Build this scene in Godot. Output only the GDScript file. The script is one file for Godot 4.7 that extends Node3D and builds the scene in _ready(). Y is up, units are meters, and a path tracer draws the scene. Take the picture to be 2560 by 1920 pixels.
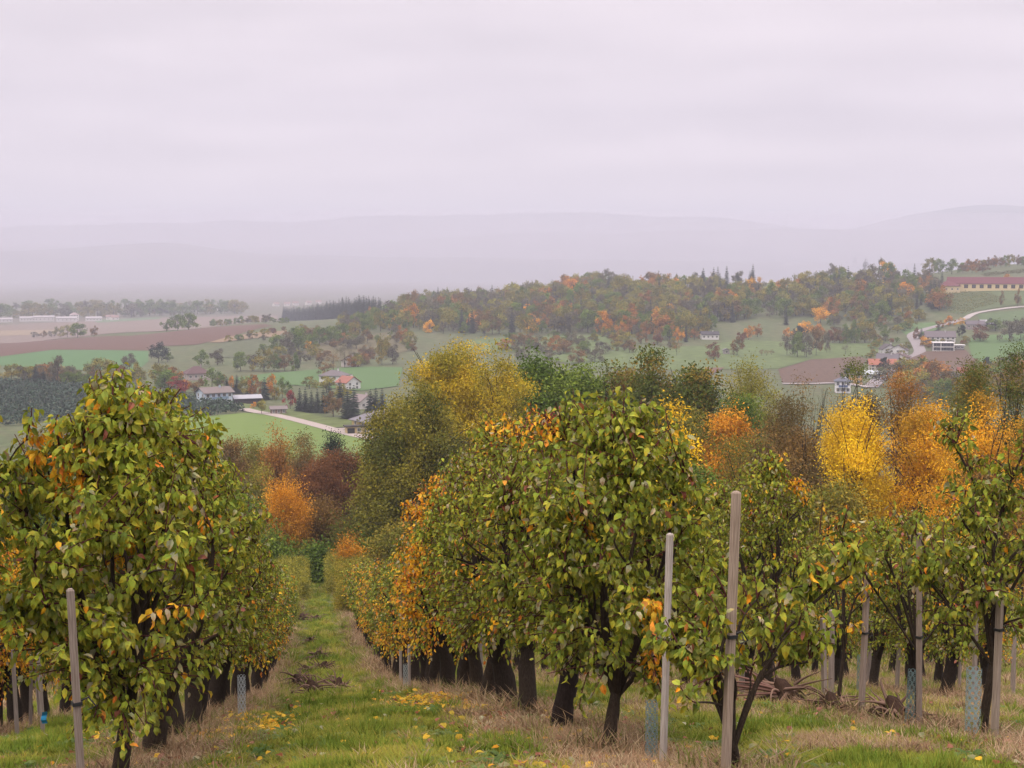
extends Node3D
# An autumn apricot orchard on a slope, a belt of woodland below it, a valley with fields and houses, a wooded ridge, a hazy plain.
# Metres, y up, the eye at the origin's height; the orchard rows run along -Z and downhill.

const TAB := [[-1.6, -1.6, -1.6, -1.6, -1.6, -1.6, -1.6, -1.6, -1.6], [-2.5, -2.5, -2.5, -2.5, -2.5, -2.5, -2.5, -2.5, -2.5], [-3.72, -3.72, -3.72, -3.72, -3.72, -3.72, -3.72, -3.72, -3.72], [-6.2, -6.2, -6.2, -6.2, -6.2, -6.2, -6.2, -6.2, -6.2], [-8.8, -8.8, -8.8, -8.8, -8.8, -8.8, -8.8, -8.8, -8.8], [-11.7, -11.7, -11.7, -11.7, -11.7, -11.7, -11.7, -11.7, -11.7], [-14.2, -14.2, -14.2, -14.2, -14.2, -14.2, -14.2, -14.2, -14.2], [-19.6, -19.6, -19.6, -19.6, -19.6, -19.6, -19.6, -19.6, -19.6], [-25.4, -25.4, -25.4, -25.4, -25.4, -25.4, -25.4, -25.4, -25.4], [-34, -34, -34, -34, -34, -34, -34, -34, -34], [-43, -43, -43, -43, -43, -43, -43, -43, -43], [-52, -52, -52, -52, -52, -52, -52, -52, -52], [-53, -53, -53, -53, -53, -53, -53, -53, -53], [-53, -53, -53.5, -55, -55, -53, -53.5, -53.5, -53], [-56, -56, -56, -55, -53, -48.5, -51, -51, -50], [-57, -57, -56, -49, -46, -40, -40, -33.5, -33], [-68, -66, -58, -52, -41, -23, -16, -9, -5], [-80, -79, -72, -60, -50, -35, -25, -2, 4], [-80, -80, -80, -76, -70, -62, -50, -25, -15], [-80, -80, -80, -80, -80, -80, -78, -75, -70], [-80, -80, -80, -80, -80, -80, -80, -80, -80], [-80, -80, -80, -80, -80, -80, -80, -80, -80]]
const DS := [0, 5, 10.5, 20, 29, 40, 52, 80, 113, 170, 260, 400, 520, 650, 800, 1000, 1250, 1500, 1900, 2600, 5000, 14000]
const US := [-0.5461, -0.3540, -0.2580, -0.1620, -0.0339, 0.0941, 0.2222, 0.3502, 0.5743]
const YAW := 0.139626
var rng := RandomNumberGenerator.new()
var noise := FastNoiseLite.new()
var used := {}
var trunks := []
var mats := {}


# ---------------------------------------------------------------- geometry collector
class Geo:
	var v := PackedVector3Array()
	var n := PackedVector3Array()
	var c := PackedColorArray()

	func tri(a: Vector3, b: Vector3, d: Vector3, col: Color):
		v.append(a); v.append(b); v.append(d)
		c.append(col); c.append(col); c.append(col)

	func quad(a: Vector3, b: Vector3, d: Vector3, e: Vector3, col: Color):
		tri(a, b, d, col); tri(a, d, e, col)

	# a box whose local axes are those of t and whose size is s, centred on t
	func box(t: Transform3D, s: Vector3, col: Color):
		var p := []
		for k in 8:
			p.append(t * (Vector3((k & 1) - .5, ((k >> 1) & 1) - .5, ((k >> 2) & 1) - .5) * s))
		for f in [[0, 2, 3, 1], [4, 5, 7, 6], [0, 4, 6, 2], [1, 3, 7, 5], [2, 6, 7, 3], [0, 1, 5, 4]]:
			quad(p[f[0]], p[f[3]], p[f[2]], p[f[1]], col)

	func bx(x: float, y: float, z: float, w: float, h: float, d: float, col: Color):
		box(Transform3D(Basis(), Vector3(x, y, z)), Vector3(w, h, d), col)

	# a smooth tube along points with a radius at each; lump makes the surface uneven
	func tube(pts: Array, rad: Array, sides: int, col: Color, lump := 0.0, ns: FastNoiseLite = null, flute := 0.0):
		var rings := []
		var norms := []
		var side := Vector3.RIGHT
		for i in pts.size():
			var along: Vector3 = (pts[mini(i + 1, pts.size() - 1)] - pts[maxi(i - 1, 0)]).normalized()
			if absf(along.dot(side)) > .95:
				side = Vector3.FORWARD if absf(along.z) < .9 else Vector3.UP
			side = (side - along * side.dot(along)).normalized()
			var up := along.cross(side)
			var r := []
			var q := []
			for k in sides + 1:
				var a := TAU * (k % sides) / sides
				var o := side * cos(a) + up * sin(a)
				var rr: float = rad[i]
				if lump > 0.0:
					rr *= 1.0 + lump * ns.get_noise_3dv((pts[i] + o * rad[i]) * 60.0) * 1.6
				if flute > 0.0:
					rr *= 1.0 + flute * sin(a * 3.0 + 1.0) * exp(-i * .7)
				r.append(pts[i] + o * rr)
				q.append(o)
			rings.append(r); norms.append(q)
		for i in pts.size() - 1:
			for k in sides:
				for e in [[i, k], [i + 1, k + 1], [i, k + 1], [i, k], [i + 1, k], [i + 1, k + 1]]:
					v.append(rings[e[0]][e[1]]); n.append(norms[e[0]][e[1]]); c.append(col)
		var last := pts.size() - 1
		for k in sides:
			for e in [rings[last][k], pts[last], rings[last][k + 1]]:
				v.append(e); n.append((pts[last] - pts[last - 1]).normalized()); c.append(col)

	# a leaf: two halves folded along the midrib, tip drooping
	func leaf(at: Vector3, dir: Vector3, face: Vector3, l: float, w: float, col: Color, fold := .25, curl := .15):
		var x := dir.cross(face).normalized()
		var y := x.cross(dir).normalized()
		var m := at + dir * l * .5 + y * l * .04
		var tip := at + dir * l - y * l * curl
		for s in [-1.0, 1.0]:
			var a: Vector3 = at + dir * l * .3 + x * (s * w * .5) + y * (w * fold)
			var b: Vector3 = at + dir * l * .68 + x * (s * w * .4) + y * (w * fold - l * curl * .3)
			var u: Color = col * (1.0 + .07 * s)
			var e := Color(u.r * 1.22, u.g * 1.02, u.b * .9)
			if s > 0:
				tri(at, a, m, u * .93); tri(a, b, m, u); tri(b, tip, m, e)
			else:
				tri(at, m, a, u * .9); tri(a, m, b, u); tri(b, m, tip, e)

	func leaf2(at: Vector3, dir: Vector3, face: Vector3, l: float, w: float, col: Color):
		var x := dir.cross(face).normalized()
		var y := x.cross(dir).normalized()
		var a := at + dir * l * .42 + x * w * .5 + y * l * .08
		var b := at + dir * l * .42 - x * w * .5 + y * l * .08
		var tip := at + dir * l
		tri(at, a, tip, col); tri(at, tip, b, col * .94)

	func mesh() -> ArrayMesh:
		var a := []
		a.resize(Mesh.ARRAY_MAX)
		a[Mesh.ARRAY_VERTEX] = v
		a[Mesh.ARRAY_COLOR] = c
		if n.size() == v.size() and n.size() > 0:
			a[Mesh.ARRAY_NORMAL] = n
		var m := ArrayMesh.new()
		if v.size():
			m.add_surface_from_arrays(Mesh.PRIMITIVE_TRIANGLES, a)
		return m


# ---------------------------------------------------------------- naming and tagging
func numbered(called: String) -> String:
	var k: int = used.get(called, 0)
	used[called] = k + 1
	return called if k == 0 else "%s_%03d" % [called, k]

func tag(o: Node, label: String, category := "", group := "", kind := ""):
	o.set_meta("label", label)
	if category: o.set_meta("category", category)
	if group: o.set_meta("group", group)
	if kind: o.set_meta("kind", kind)

func thing(called: String, label: String, category: String, at: Vector3, turn := 0.0, group := "") -> Node3D:
	var o := Node3D.new()
	o.name = numbered(called)
	add_child(o)
	o.position = at
	o.rotation.y = turn
	tag(o, label, category, group)
	return o

func part(called: String, m: Mesh, mat: Material, to: Node, number := 0) -> MeshInstance3D:
	var o := MeshInstance3D.new()
	o.name = called if number == 0 else "%s_%03d" % [called, number]
	o.mesh = m
	o.material_override = mat
	to.add_child(o, true)
	return o

func setting(called: String, m: Mesh, mat: Material, label: String, category: String) -> MeshInstance3D:
	var o := MeshInstance3D.new()
	o.name = numbered(called)
	o.mesh = m
	o.material_override = mat
	add_child(o)
	tag(o, label, category, "", "structure")
	return o

func scatter(called: String, m: Mesh, mat: Material, where: Array, tints: Array, to: Node) -> MultiMeshInstance3D:
	var mm := MultiMesh.new()
	mm.transform_format = MultiMesh.TRANSFORM_3D
	mm.use_colors = true
	mm.mesh = m
	mm.instance_count = where.size()
	for i in where.size():
		mm.set_instance_transform(i, where[i])
		mm.set_instance_color(i, tints[i])
	var o := MultiMeshInstance3D.new()
	o.name = called
	o.multimesh = mm
	o.material_override = mat
	to.add_child(o, true)
	return o

const WORDS := ["first", "second", "third", "fourth", "fifth", "sixth", "seventh", "eighth", "ninth", "tenth", "eleventh", "twelfth", "thirteenth", "fourteenth", "fifteenth", "sixteenth", "seventeenth", "eighteenth", "nineteenth"]
const TENS := ["", "", "twenty", "thirty", "forty", "fifty", "sixty", "seventy", "eighty", "ninety"]
const TENTHS := ["", "", "twentieth", "thirtieth", "fortieth", "fiftieth", "sixtieth", "seventieth", "eightieth", "ninetieth"]
func ordinal(k: int) -> String:   # 0 is first
	if k < 19: return WORDS[k]
	var t := (k + 1) / 10
	return TENTHS[t] if (k + 1) % 10 == 0 else TENS[t] + "-" + WORDS[(k + 1) % 10 - 1]


# ---------------------------------------------------------------- materials
func noise_tex(freq: float, lo: Color, hi: Color, seed_ := 1, octaves := 4, type := FastNoiseLite.TYPE_SIMPLEX_SMOOTH) -> NoiseTexture2D:
	var f := FastNoiseLite.new()
	f.seed = seed_; f.frequency = freq; f.fractal_octaves = octaves; f.noise_type = type
	var t := NoiseTexture2D.new()
	t.width = 512; t.height = 512; t.seamless = true; t.noise = f
	var g := Gradient.new()
	g.set_color(0, lo); g.set_color(1, hi)
	t.color_ramp = g
	return t

func vc(called: String, rough := .85, spec := .4, back := 0.0) -> StandardMaterial3D:   # colour per vertex
	var m := StandardMaterial3D.new()
	m.resource_name = called
	m.vertex_color_use_as_albedo = true
	m.roughness = rough
	m.metallic_specular = spec
	if back > 0.0:
		m.backlight_enabled = true
		m.backlight = Color(back, back, back)
	mats[called] = m
	return m

func grained(called: String, tex: Texture2D, scale_: Vector3, rough := .9, relief: Texture2D = null, depth := 0.0, world := false) -> StandardMaterial3D:
	var m := vc(called, rough, .3)
	m.albedo_texture = tex
	m.uv1_triplanar = true
	m.uv1_world_triplanar = world
	m.uv1_scale = scale_
	if relief:
		m.heightmap_enabled = true
		m.heightmap_texture = relief
		m.heightmap_scale = depth
	return m

func plain(called: String, col: Color, rough := .8, metal := 0.0) -> StandardMaterial3D:
	var m := StandardMaterial3D.new()
	m.resource_name = called
	m.albedo_color = col.linear_to_srgb()
	m.roughness = rough
	m.metallic = metal
	mats[called] = m
	return m

func build_materials():
	vc("leaf", .65, .2, .7)
	vc("crown", .8, .2, .45)
	vc("needles", .75, .3, .15)
	vc("blade", .7, .2, .5)
	vc("painted", .85, .3)
	vc("dry_twig", .9, .2)
	var rough_noise := noise_tex(.035, Color(.74, .74, .74), Color(1.0, 1.0, 1.0), 5, 5)
	var relief := noise_tex(.03, Color.BLACK, Color.WHITE, 9, 5)
	grained("bark", noise_tex(.02, Color(.62, .6, .57), Color(1, 1, 1), 3, 5), Vector3(7, 1.6, 7), .95, relief, .9)
	grained("stake_wood", noise_tex(.012, Color(.72, .7, .67), Color(1, 1, 1), 12, 5), Vector3(14, .55, 14), .85, relief, .15)
	grained("soil", rough_noise, Vector3(.8, .8, .8), .95, relief, 2.5, true)
	grained("field", noise_tex(.02, Color(.76, .77, .74), Color(1, 1, 1), 21, 6), Vector3(.012, .012, .012), .95, null, 0.0, true)
	grained("ploughed", noise_tex(.03, Color(.62, .62, .62), Color(1, 1, 1), 23, 4), Vector3(.16, .16, .006), .95, null, 0.0, true)
	grained("mown", noise_tex(.03, Color(.74, .79, .7), Color(1, 1, 1), 25, 4), Vector3(.004, .1, .12), .95, null, 0.0, true)
	grained("plaster", noise_tex(.02, Color(.86, .85, .83), Color(1, 1, 1), 31, 5), Vector3(.15, .15, .15), .9)
	grained("roofing", noise_tex(.03, Color(.82, .82, .82), Color(1, 1, 1), 33, 5), Vector3(.3, .3, .3), .8)
	grained("gravel", noise_tex(.05, Color(.75, .75, .75), Color(1, 1, 1), 41, 5), Vector3(.1, .1, .1), .95, null, 0.0, true)
	plain("window_glass", Color(.03, .035, .045), .08)
	plain("tie_rubber", Color(.012, .012, .013), .6)


# ---------------------------------------------------------------- terrain
func height(x: float, z: float) -> float:
	var d := sqrt(x * x + z * z)
	var a := x * sin(YAW) - z * cos(YAW)
	var b := x * cos(YAW) + z * sin(YAW)
	var t := b / a if a > absf(b) * 1.2 else .84 * signf(b)
	t = clampf(t, US[0], US[8])
	var i := 0
	while i < 7 and t > US[i + 1]: i += 1
	var w: float = (t - US[i]) / (US[i + 1] - US[i])
	w = w * w * (3.0 - 2.0 * w)
	var j := 0
	while j < DS.size() - 2 and d > DS[j + 1]: j += 1
	var last := DS.size() - 1
	var k0 := maxi(j - 1, 0)
	var k3 := mini(j + 2, last)
	var p0: float = lerpf(TAB[k0][i], TAB[k0][i + 1], w)
	var p1: float = lerpf(TAB[j][i], TAB[j][i + 1], w)
	var p2: float = lerpf(TAB[j + 1][i], TAB[j + 1][i + 1], w)
	var p3: float = lerpf(TAB[k3][i], TAB[k3][i + 1], w)
	var h: float = DS[j + 1] - DS[j]
	var m1: float = (p2 - p0) / (DS[j + 1] - DS[k0])
	var m2: float = (p3 - p1) / (DS[k3] - DS[j])
	var q: float = minf(1.0, (d - DS[j]) / h)
	var y := (2 * q * q * q - 3 * q * q + 1) * p1 + (q * q * q - 2 * q * q + q) * h * m1 + (-2 * q * q * q + 3 * q * q) * p2 + (q * q * q - q * q) * h * m2
	y += .03 * clampf(x, -8, 12) * (1.0 - smoothstep(50, 120, d))
	y += .05 * sin(x * 1.7 + 1.3 * sin(z * .6)) * sin(z * 1.1) * (1.0 - smoothstep(60, 200, d))
	return y

func on_ground(x: float, z: float) -> Vector3:
	return Vector3(x, height(x, z), z)

var ring_r := []
var ray_a := []
var grid := []      # grid[i][j]: ring i, ray j

const ROWS := [-11.9, -8.37, -4.87, -1.35, 2.17, 5.67, 9.2, 12.7, 16.2, 19.7, 23.2, 26.7]
func row_gap(x: float) -> float:
	var best := 9.0
	for r in ROWS: best = minf(best, absf(x - r))
	return best

func ground_colour(x: float, z: float) -> Color:
	var d := sqrt(x * x + z * z)
	var n1 := noise.get_noise_2d(x * 3.0, z * 3.0)
	var n2 := noise.get_noise_2d(x * 14.0 + 50, z * 14.0)
	if d < 330:
		var strip := 1.0 - smoothstep(.35, .95, row_gap(x) + n2 * .5)
		var c := Color(.075, .115, .02).lerp(Color(.13, .125, .035), clampf(.4 + n1, 0, 1))
		c = c.lerp(Color(.13, .085, .048), strip * .85)
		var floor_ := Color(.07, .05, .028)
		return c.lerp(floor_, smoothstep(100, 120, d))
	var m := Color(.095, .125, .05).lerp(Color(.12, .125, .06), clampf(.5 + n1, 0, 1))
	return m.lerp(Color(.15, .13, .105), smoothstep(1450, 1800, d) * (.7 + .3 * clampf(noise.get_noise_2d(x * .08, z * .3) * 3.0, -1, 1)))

func build_ground():
	var r := 1.0
	ring_r = [.01]
	while r < 14500.0:
		ring_r.append(r)
		r *= 1.022 if r > 5.0 else 1.2
	var a := -180.0
	while a < 180.01:
		ray_a.append(deg_to_rad(a) )
		a += .4 if a > -26.05 and a < 25.95 else 7.7
	for i in ring_r.size():
		var line := PackedVector3Array()
		for j in ray_a.size():
			var az: float = ray_a[j] + YAW
			line.append(on_ground(ring_r[i] * sin(az), -ring_r[i] * cos(az)))
		grid.append(line)
	var vs := PackedVector3Array()
	var cs := PackedColorArray()
	var ns := PackedVector3Array()
	var ix := PackedInt32Array()
	var near_ix := PackedInt32Array()
	var w := ray_a.size()
	for i in ring_r.size():
		for j in w:
			var p: Vector3 = grid[i][j]
			vs.append(p)
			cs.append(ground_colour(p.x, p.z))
			var du: Vector3 = grid[mini(i + 1, ring_r.size() - 1)][j] - grid[maxi(i - 1, 0)][j]
			var dv: Vector3 = grid[i][mini(j + 1, w - 1)] - grid[i][maxi(j - 1, 0)]
			var nn := dv.cross(du).normalized()
			ns.append(nn if nn.y > 0 else -nn)
			if i and j:
				var k := i * w + j
				(near_ix if ring_r[i] < 150 else ix).append_array([k, k - w, k - 1, k - 1, k - w, k - w - 1])
	var arr := []
	arr.resize(Mesh.ARRAY_MAX)
	arr[Mesh.ARRAY_VERTEX] = vs; arr[Mesh.ARRAY_COLOR] = cs; arr[Mesh.ARRAY_NORMAL] = ns; arr[Mesh.ARRAY_INDEX] = near_ix
	var m := ArrayMesh.new()
	m.add_surface_from_arrays(Mesh.PRIMITIVE_TRIANGLES, arr)
	m.surface_set_material(0, mats.soil)
	arr[Mesh.ARRAY_INDEX] = ix
	m.add_surface_from_arrays(Mesh.PRIMITIVE_TRIANGLES, arr)
	m.surface_set_material(1, mats.field)
	setting("ground", m, null, "grassy ground falling from the orchard slope into the valley and plain", "ground")

# a sheet of the outline's shape that lies lift above the ground's own triangles
func drape(outline: PackedVector2Array, lift: float, col: Color, geo: Geo):
	var lo := Vector2(INF, INF)
	var hi := -lo
	var amin := INF
	var amax := -INF
	var rmin := INF
	var rmax := 0.0
	for p in outline:
		lo = lo.min(p); hi = hi.max(p)
		var az := atan2(p.x, -p.y) - YAW
		amin = minf(amin, az); amax = maxf(amax, az)
		rmin = minf(rmin, p.length()); rmax = maxf(rmax, p.length())
	rmin *= .93
	for i in ring_r.size() - 1:
		if ring_r[i + 1] < rmin or ring_r[i] > rmax: continue
		for j in ray_a.size() - 1:
			if ray_a[j + 1] < amin or ray_a[j] > amax: continue
			var q := [grid[i][j], grid[i][j + 1], grid[i + 1][j + 1], grid[i + 1][j]]
			for t in [[0, 1, 3], [1, 2, 3]]:
				var a: Vector3 = q[t[0]]
				var b: Vector3 = q[t[1]]
				var e: Vector3 = q[t[2]]
				var nrm := (b - a).cross(e - a)
				if absf(nrm.y) < 1e-9: continue
				for piece in Geometry2D.intersect_polygons(PackedVector2Array([Vector2(a.x, a.z), Vector2(b.x, b.z), Vector2(e.x, e.z)]), outline):
					var pts := []
					for p in piece:
						pts.append(Vector3(p.x, a.y - (nrm.x * (p.x - a.x) + nrm.z * (p.y - a.z)) / nrm.y + lift, p.y))
					for k in range(1, pts.size() - 1):
						geo.tri(pts[0], pts[k], pts[k + 1], col)

func field(called: String, label: String, category: String, outline: PackedVector2Array, col: Color, lift := .15, mat := "field"):
	var g := Geo.new()
	drape(outline, lift, col, g)
	setting(called, g.mesh(), mats[mat], label, category)

func road(called: String, label: String, pts: PackedVector2Array, w: float, col: Color, lift := .3):
	var smooth_line := Curve2D.new()
	for i in pts.size():
		var tan_: Vector2 = (pts[mini(i + 1, pts.size() - 1)] - pts[maxi(i - 1, 0)]) / 6.0
		smooth_line.add_point(pts[i], -tan_, tan_)
	smooth_line.bake_interval = 8.0
	var line := smooth_line.get_baked_points()
	var left := PackedVector2Array()
	var right := PackedVector2Array()
	for i in line.size():
		var d := (line[mini(i + 1, line.size() - 1)] - line[maxi(i - 1, 0)]).normalized().orthogonal() * w * .5
		left.append(line[i] + d)
		right.insert(0, line[i] - d)
	left.append_array(right)
	field(called, label, "road", left, col, lift, "gravel")


# ---------------------------------------------------------------- apricot trees
func pick(list: Array):
	return list[rng.randi() % list.size()]

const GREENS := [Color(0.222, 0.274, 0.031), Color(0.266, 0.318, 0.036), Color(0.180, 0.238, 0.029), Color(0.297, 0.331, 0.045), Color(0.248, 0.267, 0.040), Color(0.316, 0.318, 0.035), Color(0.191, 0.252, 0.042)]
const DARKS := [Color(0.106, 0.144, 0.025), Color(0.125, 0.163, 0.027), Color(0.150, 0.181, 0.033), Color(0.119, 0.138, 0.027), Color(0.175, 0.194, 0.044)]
const YELLOWS := [Color(.62, .36, .025), Color(.68, .42, .04), Color(.55, .34, .03), Color(.6, .28, .02), Color(.45, .33, .04)]
const ORANGES := [Color(.62, .25, .03), Color(.6, .2, .035), Color(.65, .3, .05), Color(.5, .22, .05)]
const PALES := [Color(.29, .3, .15), Color(.33, .33, .19), Color(.26, .26, .12), Color(.34, .3, .18)]
const RUSTS := [Color(.2, .075, .03), Color(.28, .11, .07), Color(.32, .14, .1), Color(.16, .06, .03)]

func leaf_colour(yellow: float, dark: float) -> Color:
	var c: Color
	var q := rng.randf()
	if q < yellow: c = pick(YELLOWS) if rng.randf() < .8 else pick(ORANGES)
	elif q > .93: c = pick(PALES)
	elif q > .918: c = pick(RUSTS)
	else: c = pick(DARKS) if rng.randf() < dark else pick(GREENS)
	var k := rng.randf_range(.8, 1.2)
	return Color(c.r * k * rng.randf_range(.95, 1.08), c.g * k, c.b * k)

func bend(a: Vector3, b: Vector3, n: int, sag: float, wild: float) -> Array:
	var out := []
	var side := Vector3(rng.randf_range(-1, 1), rng.randf_range(-.3, .6), rng.randf_range(-1, 1)) * a.distance_to(b) * wild
	for i in n + 1:
		var t := float(i) / n
		out.append(a.lerp(b, t) + Vector3.UP * sag * sin(t * PI) + side * sin(t * PI))
	return out

func taper(r0: float, r1: float, n: int) -> Array:
	var out := []
	for i in n + 1: out.append(lerpf(r0, r1, pow(float(i) / n, .8)))
	return out

# o: h height, r radius of the crown, fork height, trunk radius, shoots, per (leaves a shoot), size (leaf length), yellow, dark, single (leaves as meshes of their own), limbs (extra limb tips), fine (six-triangle leaves), gap
func make_apricot(seed_: int, o: Dictionary) -> Dictionary:
	rng.seed = seed_
	var h: float = o.h
	var fork: float = o.fork
	var tr: float = o.trunk
	var lean: Vector3 = Vector3(rng.randf_range(-.12, .12), 0, rng.randf_range(-.12, .12)) * o.get("lean", 1.0)
	var bark: Color = o.get("bark", Color(.075, .055, .042))
	var tg := Geo.new()
	var top: Vector3 = Vector3(0, fork, 0) + lean
	var tp := []
	var trad := []
	for i in 9:
		var t := i / 8.0
		tp.append(Vector3(0, -.25 + (fork + .25) * t, 0) + lean * t * t + Vector3(sin(t * 5.0 + seed_), 0, cos(t * 4.0 + seed_)) * tr * .18 * t)
		trad.append(tr * (.9 + .35 * exp(-t * 6.0)) * (1.0 - .2 * pow(t, 5.0)))
	tg.tube(tp, trad, o.get("sides", 12), bark, .22, noise, .2)
	top = tp[8]
	# limbs
	var lg := Geo.new()
	var nodes := []
	var ends := []
	var nl: int = o.get("nl", 5)
	var ph := rng.randf() * TAU
	var rx: float = o.r
	var rz: float = o.get("rz", o.r)
	var tips := []
	for k in nl:
		var a := ph + TAU * k / nl + rng.randf_range(-.35, .35)
		var f := rng.randf_range(.45, .7)
		tips.append(Vector3(cos(a) * rx * f, fork + (h - fork) * rng.randf_range(.42, .72), sin(a) * rz * f) + lean)
	tips.append(Vector3(rng.randf_range(-.1, .1), h * .86, rng.randf_range(-.1, .1)) + lean)
	tips.append_array(o.get("limbs", []))
	var shoots_left: int = o.shoots
	for p in tips:
		var extra_limb: bool = tips.find(p) > nl
		var l := bend(top - Vector3(0, tr * 1.6, 0), p, 7, .12 * (1 if absf(p.x) + absf(p.z) > .25 else 0), .09)
		var rr := taper(tr * (.38 if extra_limb else .62), .01, 7)
		lg.tube(l, rr, 7, bark, .1, noise)
		for i in range(2, 8): nodes.append(l[i])
		ends.append(l[7])
		if extra_limb: ends.append_array([l[7], l[6], l[5], l[7], l[6]])
		for b in o.get("sub", 3):
			var i0 := rng.randi_range(2, 6)
			var out_: Vector3 = l[i0] - top
			out_.y = 0
			var q: Vector3 = l[i0] + (out_.normalized() * rng.randf_range(.1, .35) + Vector3(rng.randf_range(-.3, .3), rng.randf_range(.15, .5), rng.randf_range(-.3, .3))) * (h - fork) * .42
			q.y = minf(q.y, h * .9)
			q.x = clampf(q.x, lean.x - rx * .95, lean.x + rx * .95)
			q.z = clampf(q.z, lean.z - rz * .95, lean.z + rz * .95)
			var s := bend(l[i0], q, 4, .02, .1)
			lg.tube(s, taper(rr[i0] * .6, .006, 4), 5, bark)
			for i in range(1, 5): nodes.append(s[i])
			ends.append(s[4])
	# shoots that fill the crown
	var wg := Geo.new()
	var fg := Geo.new()
	var singles := []
	var per: int = o.per
	var base: float = o.get("base", fork * .95)
	var shade: float = o.get("dark", .3)
	for k in o.shoots:
		var t := pow(rng.randf(), .85)
		var prof := minf(1.0, .62 + t * 1.5) * pow(1.0 - pow(t, 3.0), .55)
		var a := rng.randf() * TAU
		var f := sqrt(rng.randf_range(.25, 1.0)) * rng.randf_range(.9, 1.12)
		var p: Vector3 = Vector3(cos(a) * rx * prof * f, lerpf(base, h * .97, t), sin(a) * rz * prof * f) + lean
		var extra: Array = o.get("limbs", [])
		if k < ends.size() * 2:
			p = ends[k / 2] + Vector3(rng.randf_range(-.1, .1), rng.randf_range(.0, .14), rng.randf_range(-.1, .1))
		elif extra.size() and k % 5 == 0:
			p = top.lerp(extra[(k / 5) % extra.size()], rng.randf_range(.5, 1.05)) + Vector3(rng.randf_range(-.2, .2), rng.randf_range(-.15, .25), rng.randf_range(-.2, .2))
		elif noise.get_noise_3d(p.x * 45 + seed_ * 7, p.y * 45, p.z * 45) < o.get("gap", -.3): continue
		var best: Vector3 = nodes[0]
		var bd := INF
		for q in nodes:
			var e: float = p.distance_squared_to(q) + (.35 if q.y > p.y + .05 else 0.0)
			if e < bd: bd = e; best = q
		var grow: Vector3 = (p - best).normalized()
		if best.distance_to(p) > .02: p += (grow * .5 + Vector3.UP * rng.randf_range(-.1, .75)) * rng.randf_range(.05, .24)
		else: p += Vector3.UP * .1
		var s := bend(best, p, 4, rng.randf_range(-.02, .06), .08)
		if o.get("fine", false): wg.tube(s, taper(.007, .003, 4), 4, Color(.09, .035, .028))
		else: wg.tube([s[0], s[2], s[4]], [.008, .006, .003], 3, Color(.09, .035, .028))
		var yl: float = o.yellow
		var yn := noise.get_noise_3d(p.x * 28 + seed_ * 3, p.y * 12, p.z * 28)
		if yn > o.get("ythr", .38): yl = .92
		var count := int(per * rng.randf_range(.6, 1.25))
		var spin := rng.randf() * TAU
		var axis := (s[4] - s[2]).normalized() as Vector3
		for i in count:
			var u := pow(float(i + .5) / count, .8)
			var fi := u * 3.999
			var at: Vector3 = s[int(fi)].lerp(s[int(fi) + 1], fi - int(fi))
			spin += 2.4
			var ref := axis.cross(Vector3.UP if absf(axis.y) < .9 else Vector3.RIGHT).normalized()
			var out_ := ref * cos(spin) + axis.cross(ref) * sin(spin)
			var radial := Vector3(at.x - lean.x, 0, at.z - lean.z).normalized()
			var dir := (out_ * .8 + axis * .3 + radial * .2 + Vector3.DOWN * rng.randf_range(.2, 2.0)).normalized()
			at += out_ * rng.randf_range(.01, .05)
			var face := (radial * rng.randf_range(-.1, .9) + Vector3.UP * rng.randf_range(.1, 1.0) + Vector3(rng.randf_range(-1, 1), rng.randf_range(-1, 1), rng.randf_range(-1, 1)) * .9).normalized()
			if absf(face.dot(dir)) > .96: face = Vector3.UP if absf(dir.y) < .9 else Vector3.RIGHT
			var l: float = o.size * rng.randf_range(.5, 1.2)
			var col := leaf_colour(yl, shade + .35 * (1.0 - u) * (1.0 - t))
			var w := l * rng.randf_range(.46, .66)
			var fold := rng.randf_range(.04, .42)
			var curl := rng.randf_range(.0, .42)
			if o.get("single", 0) > 0:
				# what shows largest: the leaves on the side towards the eye
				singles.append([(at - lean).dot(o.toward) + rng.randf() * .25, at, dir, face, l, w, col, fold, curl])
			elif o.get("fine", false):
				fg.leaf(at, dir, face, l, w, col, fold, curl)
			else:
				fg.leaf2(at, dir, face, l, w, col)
	var single := []
	if singles.size():
		singles.sort_custom(func(x, y): return x[0] > y[0])
		for i in singles.size():
			var q = singles[i]
			if i < o.single: single.append(q)
			else: fg.leaf(q[1], q[2], q[3], q[4], q[5], q[6], q[7], q[8])
	return {"trunk": tg.mesh(), "limbs": lg.mesh(), "shoots": wg.mesh(), "foliage": fg.mesh(), "leaves": single}

var leaf_kinds := {}
func leaf_mesh(col: Color, fold: float, curl: float) -> Mesh:
	var key := "%d %d %d %d %d" % [int(col.r * 24), int(col.g * 24), int(col.b * 14), int(fold * 6), int(curl * 6)]
	if not leaf_kinds.has(key):
		var g := Geo.new()
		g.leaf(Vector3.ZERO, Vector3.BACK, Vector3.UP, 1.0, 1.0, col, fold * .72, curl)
		leaf_kinds[key] = g.mesh()
	return leaf_kinds[key]

func fill_apricot(t: Node3D, d: Dictionary):
	part("trunk", d.trunk, mats.bark, t)
	part("limbs", d.limbs, mats.bark, t)
	part("shoots", d.shoots, mats.dry_twig, t)
	var f := part("foliage", d.foliage, mats.leaf, t)
	f.set_meta("kind", "stuff")
	var k := 0
	for q in d.leaves:
		var x: Vector3 = q[2].cross(q[3]).normalized()
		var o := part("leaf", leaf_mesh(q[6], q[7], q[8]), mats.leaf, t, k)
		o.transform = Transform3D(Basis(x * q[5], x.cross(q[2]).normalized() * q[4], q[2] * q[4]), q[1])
		k += 1

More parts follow.
